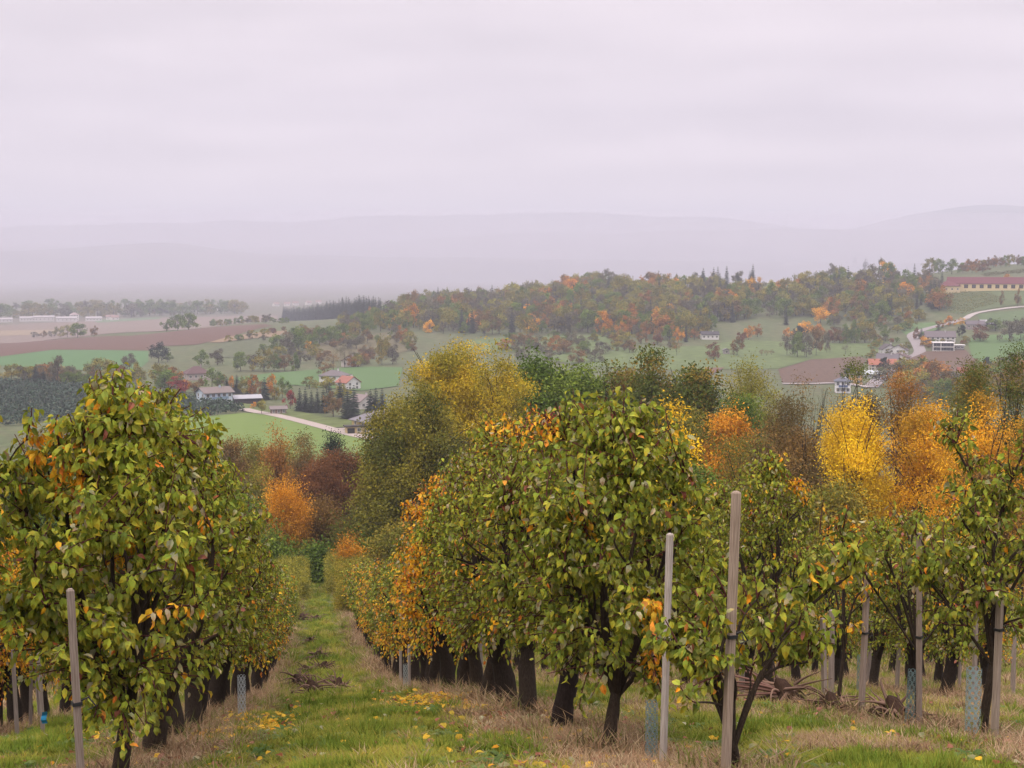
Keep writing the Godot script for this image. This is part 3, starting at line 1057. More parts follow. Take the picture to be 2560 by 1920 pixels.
func build_fields():
	field("green_field", "bright green field below the brown ploughed slope in the valley", "field", PackedVector2Array([Vector2(-233.2, -887), Vector2(-183.1, -897.3), Vector2(-164.1, -967.6), Vector2(-101.2, -939.8), Vector2(-90.9, -845.9), Vector2(-88, -771.6), Vector2(-116.2, -772.8), Vector2(-167.6, -820.7), Vector2(-215.8, -820.5)]), Color(.085, .165, .06), .15, "mown")
	field("ploughed_field", "long brown ploughed slope running across the valley", "field", PackedVector2Array([Vector2(-232.1, -882.7), Vector2(-183.1, -897.3), Vector2(-164.1, -967.6), Vector2(-101.2, -939.8), Vector2(-96.8, -983.4), Vector2(-72.6, -962.5), Vector2(-52.5, -1006.6), Vector2(-28.2, -1168.6), Vector2(-35.2, -1225.1), Vector2(-91.5, -1242.2), Vector2(-136.5, -1140.9), Vector2(-181.3, -1174.4), Vector2(-406.4, -1548)]), Color(.15, .085, .055), .25, "ploughed")
	field("stubble_field", "pale tan strip at the right end of the brown slope", "field", PackedVector2Array([Vector2(-65.5, -968.1), Vector2(-52.8, -1012.7), Vector2(-15.5, -1048.7), Vector2(-20.5, -973.7), Vector2(-57.3, -955.8)]), Color(.24, .17, .1), .4)
	field("fallow_field", "grey-green rough slope with scattered bushes above the orchard house", "field", PackedVector2Array([Vector2(-57.1, -951.6), Vector2(-20.4, -965.3), Vector2(-9.8, -1154.1), Vector2(19.1, -1146), Vector2(9.5, -929.5), Vector2(-6.1, -862.5), Vector2(-28, -830.3), Vector2(-66.3, -859.7)]), Color(.1, .115, .055), .3)
	field("meadow", "sloping olive meadow beside the tree row left of the yellow-topped tree", "meadow", PackedVector2Array([Vector2(-6.1, -856.9), Vector2(9.5, -926.2), Vector2(57.5, -992.7), Vector2(71, -960.9), Vector2(56.9, -844.8), Vector2(13.1, -800.4)]), Color(.14, .125, .06), .3)
	field("meadow", "bright green meadow behind the spruces near the white house", "meadow", PackedVector2Array([Vector2(-39.6, -690.9), Vector2(-21.3, -729.8), Vector2(7.6, -757.4), Vector2(31.7, -759.9), Vector2(47.9, -747.8), Vector2(39.1, -642), Vector2(21.8, -617.7), Vector2(-9, -657)]), Color(.095, .165, .055), .3, "mown")
	field("meadow", "pale green mown field below the gravel track", "field", PackedVector2Array([Vector2(-45.1, -499.7), Vector2(-37.6, -502.9), Vector2(-22.5, -515), Vector2(-17.6, -514.2), Vector2(-10.9, -501.7), Vector2(1.5, -470.2), Vector2(10, -448.4), Vector2(17.8, -430.8), Vector2(18.4, -361.5), Vector2(-34, -374.2)]), Color(.15, .21, .05), .2, "mown")
	field("meadow", "grassy bank between the gravel track and the dark spruces", "meadow", PackedVector2Array([Vector2(-29.2, -552.5), Vector2(-21.3, -525.7), Vector2(-11, -506.5), Vector2(1.6, -476.8), Vector2(7.4, -464.1), Vector2(17.8, -466.6), Vector2(18.9, -492.9), Vector2(4.8, -494.9), Vector2(-7.4, -529.2), Vector2(-25.1, -556.5)]), Color(.12, .15, .045), .22)
	field("plain_field", "wide dusky fallow field on the hazy plain", "field", PackedVector2Array([Vector2(-439.4, -1886.3), Vector2(-390.6, -1920.3), Vector2(-211.8, -2160.3), Vector2(-45.8, -2191.4), Vector2(-40.4, -1932.3), Vector2(-123.8, -1241.2), Vector2(-186.7, -1209.2), Vector2(-365.6, -1567.6)]), Color(.2, .15, .12), .3)
	field("plain_field", "pale strip of field beside the distant farm sheds", "field", PackedVector2Array([Vector2(-410.7, -1762.3), Vector2(-282.4, -1778.9), Vector2(-278.6, -1659.8), Vector2(-382.1, -1638.8)]), Color(.27, .2, .13), .5)
	field("plain_field", "green strip of young crop on the hazy plain", "field", PackedVector2Array([Vector2(-299.5, -2086), Vector2(-220.4, -2180.3), Vector2(-208.3, -2124.6), Vector2(-279.2, -1986)]), Color(.13, .19, .1), .5)
	field("meadow", "long green meadow under the wooded hillside", "meadow", PackedVector2Array([Vector2(96.4, -909.1), Vector2(129.1, -918.3), Vector2(185.5, -884.4), Vector2(183.7, -794.5), Vector2(223.7, -803.6), Vector2(254.1, -840.9), Vector2(280.6, -833.7), Vector2(307.2, -820), Vector2(333, -809.4), Vector2(307.9, -751.2), Vector2(263.8, -737.9), Vector2(229.6, -688.5), Vector2(209.4, -684.6), Vector2(184.6, -679.1), Vector2(162.1, -680.9), Vector2(135.1, -718.5), Vector2(115.8, -823.6), Vector2(87.2, -822)]), Color(.115, .16, .052), .2)
	field("meadow", "bright meadow between the forest edge and the village road", "meadow", PackedVector2Array([Vector2(381, -899.8), Vector2(410.3, -880.6), Vector2(419.2, -886.4), Vector2(367.7, -833.2), Vector2(360.3, -836.7), Vector2(367.5, -864.1)]), Color(.1, .165, .055), .25)
	field("meadow", "green meadow right of the modern white house", "meadow", PackedVector2Array([Vector2(390.4, -812.5), Vector2(442.7, -800.9), Vector2(366.6, -662.2), Vector2(313.7, -642.2), Vector2(372.2, -779.1)]), Color(.1, .165, .055), .25, "mown")
	field("meadow", "small green slope above the bend of the upper road", "meadow", PackedVector2Array([Vector2(435.7, -901), Vector2(500.8, -907.2), Vector2(472.1, -854.7), Vector2(418.1, -857.8)]), Color(.095, .145, .055), .3)
	field("ploughed_field", "brown ploughed field left of the red-roofed house", "field", PackedVector2Array([Vector2(228.2, -683.7), Vector2(263.2, -735.5), Vector2(294.7, -747.2), Vector2(292.2, -730.5), Vector2(254.9, -649.4), Vector2(234.5, -615.9), Vector2(207.8, -616.7)]), Color(.15, .098, .066), .35, "ploughed")
	field("ploughed_field", "brown ploughed field right of the village road", "field", PackedVector2Array([Vector2(290.1, -680.6), Vector2(317.2, -732.1), Vector2(338.7, -760.2), Vector2(360.6, -757.9), Vector2(346.8, -717.8), Vector2(317.2, -657.1), Vector2(277.7, -643.8)]), Color(.15, .098, .066), .35, "ploughed")
	field("ploughed_field", "small brown plot beyond the oak tops", "field", PackedVector2Array([Vector2(192.9, -688), Vector2(203.3, -690.8), Vector2(189.1, -661.5), Vector2(177.6, -653.2)]), Color(.18, .1, .07), .35, "ploughed")
	field("vineyard_slope", "grass slope of the vineyard under the long yellow winery", "field", PackedVector2Array([Vector2(474.1, -1038), Vector2(491.9, -1018.2), Vector2(547.9, -993.3), Vector2(510.9, -925.6), Vector2(482.2, -931.1), Vector2(443.1, -919.2), Vector2(427.6, -900), Vector2(428.5, -930.2)]), Color(.1, .13, .05), .25)
	road("gravel_track", "pale gravel track running down past the mown field", PackedVector2Array([Vector2(-24, -531.8), Vector2(-19.8, -519.9), Vector2(-11, -503.3), Vector2(1.6, -472.8), Vector2(10, -450.9), Vector2(17.9, -432.1)]), 5.0, Color(.42, .36, .31))
	road("gravel_track", "short gravel drive to the yellow house", PackedVector2Array([Vector2(8, -458.8), Vector2(11.7, -459.6), Vector2(17.4, -456.2)]), 4.5, Color(.42, .36, .31), .36)
	road("village_road", "grey road climbing through the village past the ploughed field", PackedVector2Array([Vector2(238.1, -590.4), Vector2(260.1, -633.6), Vector2(285.6, -681.1), Vector2(312.1, -726.3), Vector2(332.5, -755.5), Vector2(350, -799.3), Vector2(364.6, -838.9), Vector2(379.9, -857.6), Vector2(402.4, -873.7), Vector2(421.5, -887.1)]), 6.5, Color(.3, .27, .26))
	road("village_road", "upper road curving round the foot of the vineyard", PackedVector2Array([Vector2(421.5, -887.1), Vector2(436.9, -906.2), Vector2(457.6, -915.2), Vector2(479.2, -919.5), Vector2(507.5, -919.4)]), 5.0, Color(.42, .38, .35), .38)
	road("village_road", "pale lane between ploughed field and woodland tops", PackedVector2Array([Vector2(206.4, -612.4), Vector2(220.8, -611), Vector2(232.9, -611.5), Vector2(238.1, -590.4)]), 4.5, Color(.42, .38, .35), .42)
	# rows of the netted orchard beside the white house, and of the vineyard under the winery
	plant_rows("netted_orchard_row", "dark netted orchard row left of the white house", "orchard row", "rows of the dark netted orchard", [Vector2(-148.7, -668.8), Vector2(-87.3, -623), Vector2(-43, -565.1), Vector2(-39, -511), Vector2(-107.4, -481)], 22, 3.2, 1.3, [Color(.05, .082, .055), Color(.058, .09, .06), Color(.045, .075, .052)], true)
	plant_rows("netted_orchard_row", "short dark orchard row below the white house", "orchard row", "rows of the dark orchard below the white house", [Vector2(-41.5, -556.9), Vector2(-33.3, -548.6), Vector2(-23.2, -524.1), Vector2(-27.2, -512.4), Vector2(-37.8, -506.1)], 8, 3.0, 1.3, [Color(.05, .085, .048), Color(.06, .095, .052), Color(.042, .072, .044)], true)
	plant_rows("vine_row", "thin row of vines on the slope under the winery", "vine row", "vine rows under the winery", [Vector2(473.9, -1034.4), Vector2(489, -990), Vector2(480, -937.3), Vector2(444.2, -921.3), Vector2(428.6, -902.2), Vector2(429.9, -931.8)], 17, 1.7, .45, [Color(.14, .14, .035), Color(.2, .17, .04), Color(.1, .115, .04)], false)
	plant_rows("vine_row", "thin row of vines on the hilltop behind the winery", "vine row", "vine rows above the winery", [Vector2(544.3, -1119.3), Vector2(607.1, -1154.8), Vector2(584.7, -1112), Vector2(538.4, -1098.9)], 8, 1.6, .45, [Color(.11, .115, .045), Color(.13, .12, .045), Color(.09, .1, .04)], false)

# outline; the rows run along its longest side's direction (or down the slope)
func plant_rows(called: String, label: String, category: String, group: String, outline: Array, n: int, h: float, w: float, cols: Array, posts: bool):
	var poly := PackedVector2Array(outline)
	var c := Vector2.ZERO
	for p in poly: c += p / poly.size()
	var across := c.normalized().orthogonal()
	var dir := across if posts else c.normalized().rotated(.5)
	var side := dir.orthogonal()
	var lo := INF
	var hi := -INF
	for p in poly:
		lo = minf(lo, p.dot(side)); hi = maxf(hi, p.dot(side))
	rng.seed = hash(called) + n
	for k in n:
		var off := lerpf(lo, hi, (k + .5) / n)
		var line := Geometry2D.intersect_polyline_with_polygon(PackedVector2Array([side * off - dir * 3000, side * off + dir * 3000]), poly)
		for piece in line:
			var a: Vector2 = piece[0]
			var b: Vector2 = piece[piece.size() - 1]
			var len_ := a.distance_to(b)
			if len_ < 6: continue
			if piece != line[0]: continue
			var g := Geo.new()
			var wood := Geo.new()
			var count := ordinal(k if side.dot(c) > 0 == posts else n - 1 - k)
			var o := thing(called, "%s, %s %s" % [label, count, "from the near edge" if posts else "from the left"], category, on_ground((a.x + b.x) * .5, (a.y + b.y) * .5), 0.0, group)
			var s := 0.0
			var i := 0
			while s < len_:
				var p := a.move_toward(b, s)
				var q := on_ground(p.x, p.y) - o.position
				for m in (7 if posts else 4):
					var at := q + Vector3(rng.randf_range(-.5, .5) * w, h * (.12 + .88 * rng.randf()), rng.randf_range(-.5, .5) * w)
					var d := Vector3(rng.randf_range(-1, 1), rng.randf_range(-.6, .9), rng.randf_range(-1, 1)).normalized()
					g.leaf2(at - d * .5, d, Vector3(rng.randf_range(-1, 1), .7, rng.randf_range(-1, 1)).normalized(), 1.3 if posts else .8, .85 if posts else .5, pick(cols) * rng.randf_range(.75, 1.25))
				if i % 8 == 0 and posts:
					wood.bx(q.x, q.y + h * .55, q.z, .16, h * 1.1 + .4, .16, Color(.1, .11, .1))
				i += 1
				s += .75 if posts else .9
			part("foliage", g.mesh(), mats.crown, o).set_meta("kind", "stuff")
			if posts: part("posts", wood.mesh(), mats.painted, o).set_meta("kind", "stuff")

func build_hills():
	# three ranges of wooded hills across the plain, each a height field with its own front, crest and back
	var specs := [["far_hills", 11000.0, 1500.0, 372.0, 1, "faint high ridge on the far horizon across the valley"], ["middle_hills", 8600.0, 1100.0, 178.0, 5, "long low wooded hills across the hazy plain"], ["near_hills", 7000.0, 700.0, 118.0, 9, "low dark wooded rise on the far side of the plain"]]
	for s in specs:
		var f := FastNoiseLite.new()
		f.seed = s[4]
		f.frequency = .00028
		f.fractal_octaves = 4
		var vs := PackedVector3Array()
		var cs := PackedColorArray()
		var ix := PackedInt32Array()
		var na := 180
		var nd := 30
		for i in nd + 1:
			for j in na + 1:
				var az := deg_to_rad(-40 + 80.0 * j / na) + YAW
				var t := float(i) / nd
				var d: float = s[1] + s[2] * (t - .5) * 2
				var x := d * sin(az)
				var z := -d * cos(az)
				var u := tan(clampf(az - YAW, -.7, .7))
				var peak := 1.0
				if s[4] == 1: peak = .9 + .2 * exp(-pow((u - .33) / .075, 2)) + .07 * exp(-pow((u - .06) / .13, 2)) - .22 * exp(-pow((u + .42) / .16, 2)) - .12 * smoothstep(.14, .24, u) * (1.0 - smoothstep(.24, .3, u))
				if s[4] == 5: peak = .72 + .3 * smoothstep(-.2, .05, u)
				if s[4] == 9: peak = .62 + .22 * exp(-pow((u + .25) / .06, 2)) - .2 * smoothstep(-.15, .1, u)
				var n := f.get_noise_2d(x, z) * .3 + f.get_noise_2d(x * 4.0, z * 4.0) * .1
				vs.append(Vector3(x, -86 + (s[3] + 86) * (peak + n * .5) * pow(sin(t * PI), .8), z))
				var q := clampf(.5 + f.get_noise_2d(x * 9 + 70, z * 9) * 1.2, 0, 1)
				cs.append(Color(.04, .05, .03).lerp(Color(.1, .095, .055), q))
				if i and j:
					var k := i * (na + 1) + j
					ix.append_array([k, k - 1, k - na - 1, k - 1, k - na - 2, k - na - 1])
		var arr := []
		arr.resize(Mesh.ARRAY_MAX)
		arr[Mesh.ARRAY_VERTEX] = vs; arr[Mesh.ARRAY_COLOR] = cs; arr[Mesh.ARRAY_INDEX] = ix
		var m := ArrayMesh.new()
		m.add_surface_from_arrays(Mesh.PRIMITIVE_TRIANGLES, arr)
		setting(s[0], m, mats.painted, s[5], "hills")

func build_wood():
	var leafy := {"len": .34, "wid": .1}
	# the great pair in the middle
	wood_tree("broadleaf_tree", "huge olive-green tree with dense foliage down to the end of the grass path", 8.6, -115.7, 15.7, 13.8, "deep_olive", "mound", 6200, .92, {"base": .0, "len": .29, "wid": .11, "hang": .6, "trunk": .35, "gap": -.26})
	wood_tree("broadleaf_tree", "tall round tree with golden-yellow top behind the huge olive tree", 13.9, -137.3, 22.6, 11.6, "yellow_olive", "round", 4200, .95, {"base": .12, "len": .32, "wid": .1, "trunk": .4, "freq": .7, "gap": -.3})
	wood_tree("broadleaf_tree", "yellow-green tree joined to the right side of the golden-topped tree", 17.2, -130.9, 20.8, 6.3, "yellow_olive", "round", 1800, .9, {"base": .05, "len": .32, "wid": .1, "gap": -.3})
	wood_tree("broadleaf_tree", "deep green tree right of the golden-topped tree", 22.7, -140.2, 21.9, 7.5, "green", "round", 1500, 1.15, {"len": .4, "wid": .14, "gap": -.22})
	wood_tree("broadleaf_tree", "deep green tree between the dark one and the oaks", 28.3, -147.3, 21.3, 6.2, "green", "round", 1100, 1.1, {"len": .4, "wid": .14})
	wood_tree("oak_tree", "brown-tinged oak with ragged top, leftmost of the three oaks", 31.5, -146.7, 21, 5.8, "oak", "round", 1430, 1.1, {"len": .36, "wid": .14, "gap": -.26})
	wood_tree("oak_tree", "tallest oak with brownish green crown in the middle of the belt", 33.3, -138, 21, 7.3, "oak", "round", 1950, 1.1, {"len": .36, "wid": .14, "gap": -.26})
	wood_tree("oak_tree", "russet-edged oak at the right end of the oak group", 35.3, -131.3, 20.1, 6.1, "oak", "round", 1690, 1.1, {"len": .36, "wid": .14, "gap": -.26})
	wood_tree("broadleaf_tree", "yellowish-green willow-like tree right of the oaks", 45, -143.1, 21.4, 7.2, "yellow_green", "round", 1500, 1.05, {"base": .05, "len": .3, "wid": .08, "hang": .6})
	wood_tree("broadleaf_tree", "mid-green tree in front of the willow-like tree", 38.6, -126.2, 17.2, 6.3, "green", "round", 1300, 1.0, {"len": .3, "wid": .1})
	wood_tree("broadleaf_tree", "olive tree below the russet oak", 31.5, -115.8, 15.1, 5, "olive", "round", 1000, 1.0, {"len": .3, "wid": .1})
	# brush on the right
	wood_tree("brown_thicket", "brown-green thicket beside the orange tree behind the tall stake", 33.4, -102.7, 12.7, 5.2, "brown", "round", 1200, .95, {"base": .02, "len": .26, "wid": .07, "gap": -.2})
	wood_tree("brown_thicket", "dull green thicket in front of the orange tree", 30.5, -99.4, 11.4, 5, "olive", "round", 1100, .9, {"base": .02, "len": .24, "wid": .07})
	wood_tree("brown_thicket", "brownish thicket left of the golden tree", 35.4, -99.9, 13, 4.8, "brown", "round", 1200, .95, {"base": .02, "len": .26, "wid": .07, "gap": -.2})
	wood_tree("brown_thicket", "dark brown brush below the bare saplings", 38.1, -111.7, 14.6, 4.5, "brown", "tall", 1350, .95, {"base": .02, "len": .26, "wid": .07})
	for q in [["almost bare sapling with dark twigs left of the white villa", 41.4, -119, 17.2, 2.8], ["almost bare sapling with few brown leaves below the ploughed field", 41.5, -114.7, 17.2, 3.1], ["thin bare sapling between the two bare ones", 44.6, -120, 17, 2.5]]:
		wood_tree("bare_sapling", q[0], q[1], q[2], q[3], q[4], "brown", "tall", 150, .8, {"base": .2, "len": .26, "wid": .07, "boughs": 60, "trunk": .1, "gap": -.05})
	wood_tree("poplar_tree", "brown-green poplar with upright leaders in front of the village", 42.7, -110, 17.4, 1.8, "oak", "tall", 1350, .85, {"base": .05, "len": .26, "wid": .08, "gap": -.26})
	wood_tree("poplar_tree", "slim brownish poplar with two thin leaders near the white villa", 45.4, -113.3, 16.6, 2, "brown", "tall", 1050, .85, {"base": .05, "len": .26, "wid": .08, "gap": -.22})
	wood_tree("poplar_tree", "orange-brown feathery tree behind the golden tree", 48.2, -112.1, 17.2, 3.9, "larch", "tall", 1800, .95, {"base": .05, "len": .26, "wid": .07, "gap": -.26})
	wood_tree("poplar_tree", "olive-brown poplar with pointed leaders near the right edge", 53.3, -109.8, 18.5, 3.7, "oak", "tall", 1500, .9, {"base": .05, "len": .26, "wid": .08, "gap": -.26})
	wood_tree("poplar_tree", "olive poplar cut by the right edge", 54, -104.9, 18.5, 3.4, "oak", "tall", 1500, .9, {"base": .05, "len": .26, "wid": .08})
	wood_tree("poplar_tree", "low olive poplar between the amber trees", 49.3, -105, 14.8, 3.7, "olive", "tall", 1350, .9, {"base": .05, "len": .26, "wid": .08})
	wood_tree("golden_tree", "bright golden-yellow tree, the most vivid of the belt", 35.8, -91.2, 13.6, 7.7, "gold", "tall", 3600, .85, {"base": .05, "len": .27, "wid": .07, "hang": .8, "gap": -.15, "bark": Color(.1, .07, .05)})
	wood_tree("amber_tree", "amber-orange feathery tree right of the golden one", 40.1, -89.4, 13.2, 6, "amber", "tall", 2000, .85, {"base": .05, "len": .27, "wid": .07, "hang": .8, "gap": -.26})
	wood_tree("amber_tree", "amber tree with a broad spiky top behind the far-right apricot", 46.1, -93.2, 14.2, 5, "amber", "tall", 1700, .9, {"base": .05, "len": .27, "wid": .07, "hang": .8, "gap": -.22})
	wood_tree("amber_tree", "amber tree cut by the right edge", 46.4, -88.6, 13.3, 2.6, "amber", "tall", 1200, .85, {"base": .05, "len": .27, "wid": .07, "hang": .8})
	wood_tree("amber_tree", "low amber shrub below the feathery amber tree", 38.1, -81.5, 9.7, 3.2, "amber", "round", 700, .75, {"base": .02, "len": .27, "wid": .07, "hang": .8})
	wood_tree("amber_tree", "orange crown standing behind the thicket near the tall stake", 33.1, -111.2, 14.7, 4.1, "orange", "round", 900, .9, {"base": .1, "len": .34, "wid": .09, "gap": -.26})
	wood_tree("amber_tree", "yellow tree peeping over the nearest right-hand apricot", 22.5, -89.2, 12.5, 3.2, "gold", "round", 700, .8, {"base": .05, "len": .34, "wid": .1, "gap": -.26})
	wood_tree("amber_tree", "small orange tree above the middle of the right-hand row", 10.5, -83.3, 10.5, 2.2, "amber", "round", 500, .7, {"base": .05, "len": .3, "wid": .1})
	wood_tree("red_shrub", "dark red shrub below the deep green tree", 17.1, -103.6, 13.9, 2.4, "red", "round", 400, .8, {"base": .02, "len": .3, "wid": .1})
	# left woodland beyond the path
	wood_tree("larch_tree", "brown-green larch leftmost beyond the grass path", -9.9, -189.7, 14, 5.2, "brown", "cone", 1620, 1.1, {"len": .34, "wid": .09, "hang": .6, "gap": -.2})
	wood_tree("larch_tree", "olive-brown larch beside the leftmost one", -7.7, -199.9, 13.2, 4.8, "olive", "cone", 1440, 1.1, {"len": .34, "wid": .09, "hang": .6, "gap": -.2})
	wood_tree("larch_tree", "orange-brown pointed larch in the middle of the larch group", -4.5, -181.9, 13.7, 4.7, "larch", "cone", 1800, 1.05, {"len": .34, "wid": .09, "hang": .6, "gap": -.2})
	wood_tree("larch_tree", "greenish larch behind the orange-brown one", -2.9, -205, 12.7, 3.9, "olive", "cone", 1260, 1.1, {"len": .34, "wid": .09, "hang": .6})
	wood_tree("larch_tree", "brown larch with blunt top left of the dark fir", -0.8, -188, 13.2, 4.5, "brown", "cone", 1620, 1.1, {"len": .34, "wid": .09, "hang": .6})
	wood_tree("fir_tree", "small dark blue-green fir above the rust-brown beech", 3.2, -196, 13.9, 3.1, "spruce", "cone", 1260, 1.0, {"len": .34, "wid": .1, "hang": .4})
	wood_tree("beech_tree", "rust-brown beech beside the huge olive tree", 3.8, -165, 12.8, 5.8, "rust", "round", 1300, 1.05, {"base": .1, "len": .3, "wid": .09, "boughs": 40, "gap": -.26})
	wood_tree("beech_tree", "rust-brown beech right of the larches", 1, -160, 11.2, 4.9, "rust", "round", 1100, 1.0, {"base": .1, "len": .3, "wid": .09, "boughs": 40, "gap": -.26})
	wood_tree("beech_tree", "dull brown beech low beside the orange cherry", 0.8, -128, 6.7, 4.1, "brown", "round", 1100, .95, {"base": .04, "len": .28, "wid": .08})
	wood_tree("cherry_tree", "light orange cherry tree at the far end of the left row", -2.2, -124, 8.3, 4.2, "orange", "tall", 1000, .9, {"base": .1, "len": .24, "wid": .06, "boughs": 50, "gap": -.22})
	wood_tree("cherry_tree", "small bright orange sapling at the foot of the huge olive tree", 2.9, -108, 4.4, 1.7, "orange", "tall", 300, .7, {"base": .05, "len": .26, "wid": .08})
	wood_tree("broadleaf_tree", "round dark green tree at the end of the left row", -5.8, -127.9, 6.8, 4.9, "green", "round", 1200, 1.0, {"base": .02, "len": .32, "wid": .12})
	wood_tree("broadleaf_tree", "small green tree below the orange cherry", -3.4, -117.9, 4.7, 2.6, "green", "round", 600, .9, {"base": .02, "len": .32, "wid": .12})
	wood_tree("broadleaf_tree", "olive sapling among the larch trunks", -5.2, -149.9, 9.8, 3.4, "yellow_green", "tall", 500, .9, {"base": .05, "len": .3, "wid": .1, "gap": -.22})
	wood_tree("broadleaf_tree", "dark green tree behind the left orchard, seen past its edge", -24.7, -125.6, 11, 6.1, "green", "round", 1200, 1.05, {"base": .02, "len": .34, "wid": .12})
	wood_tree("broadleaf_tree", "dark green tree between the two left apricots", -26.2, -147.7, 13.5, 5.3, "green", "round", 1000, 1.05, {"base": .02, "len": .34, "wid": .12})
	wood_tree("broadleaf_tree", "brownish tree low behind the nearest left apricot", -30.8, -167.2, 15.5, 4.4, "brown", "round", 700, 1.0, {"base": .05, "len": .3, "wid": .1})
	# a hedge of shrubs that closes the view under the crowns
	hedge("clipped yellow-green hedge on the left at the far end of the grass path", -2.1, -80, 2.3, 2.2, 9.0, "yellow_green")
	hedge("farthest clipped hedge left of the grass path, under the cherry", -1.35, -101, 1.9, 2.1, 8.0, "yellow_green")
	hedge("broad clipped green hedge right of the path's end", 2.75, -106, 3.0, 2.3, 7.0, "yellow_green")
	hedge("narrow clipped olive hedge right of the path, before the broad one", 2.2, -84, 1.3, 2.1, 8.0, "olive")
	for q in [["low green shrub at the foot of the huge olive tree", 4.6, -111.9, 3.7, 3.4, "green"], ["low olive shrub right of the path's end", 6.5, -107.8, 4.7, 3.3, "olive"], ["low green shrub at the path's end", 0.6, -118, 2.7, 2.6, "green"], ["low olive shrub below the orange cherry", -1, -122, 2.9, 2.3, "olive"], ["green shrub behind the left row", -7.7, -121.8, 5.6, 3.9, "green"], ["olive shrub behind the right row", 10.5, -99.4, 6.6, 4.8, "olive"], ["green shrub behind the middle of the right row", 14.7, -98.9, 7.9, 5.1, "green"], ["olive shrub behind the nearest right apricot", 20.1, -98, 9, 6.1, "olive"], ["green shrub behind the tall stake", 25.2, -92.6, 8.8, 5.2, "green"], ["brown shrub behind the young apricots", 30.1, -89.1, 9.2, 4.8, "brown"], ["olive shrub below the golden tree", 32.4, -86.1, 8, 4.4, "olive"], ["brown shrub below the amber trees", 41.2, -82.2, 9.6, 4.7, "brown"]]:
		wood_tree("shrub", q[0], q[1], q[2], q[3], q[4], q[5], "round", 600, .95, {"base": .0, "len": .34, "wid": .1, "trunk": .12})
	# trunks that stand behind them and are only read as dark stems
	var k := 0

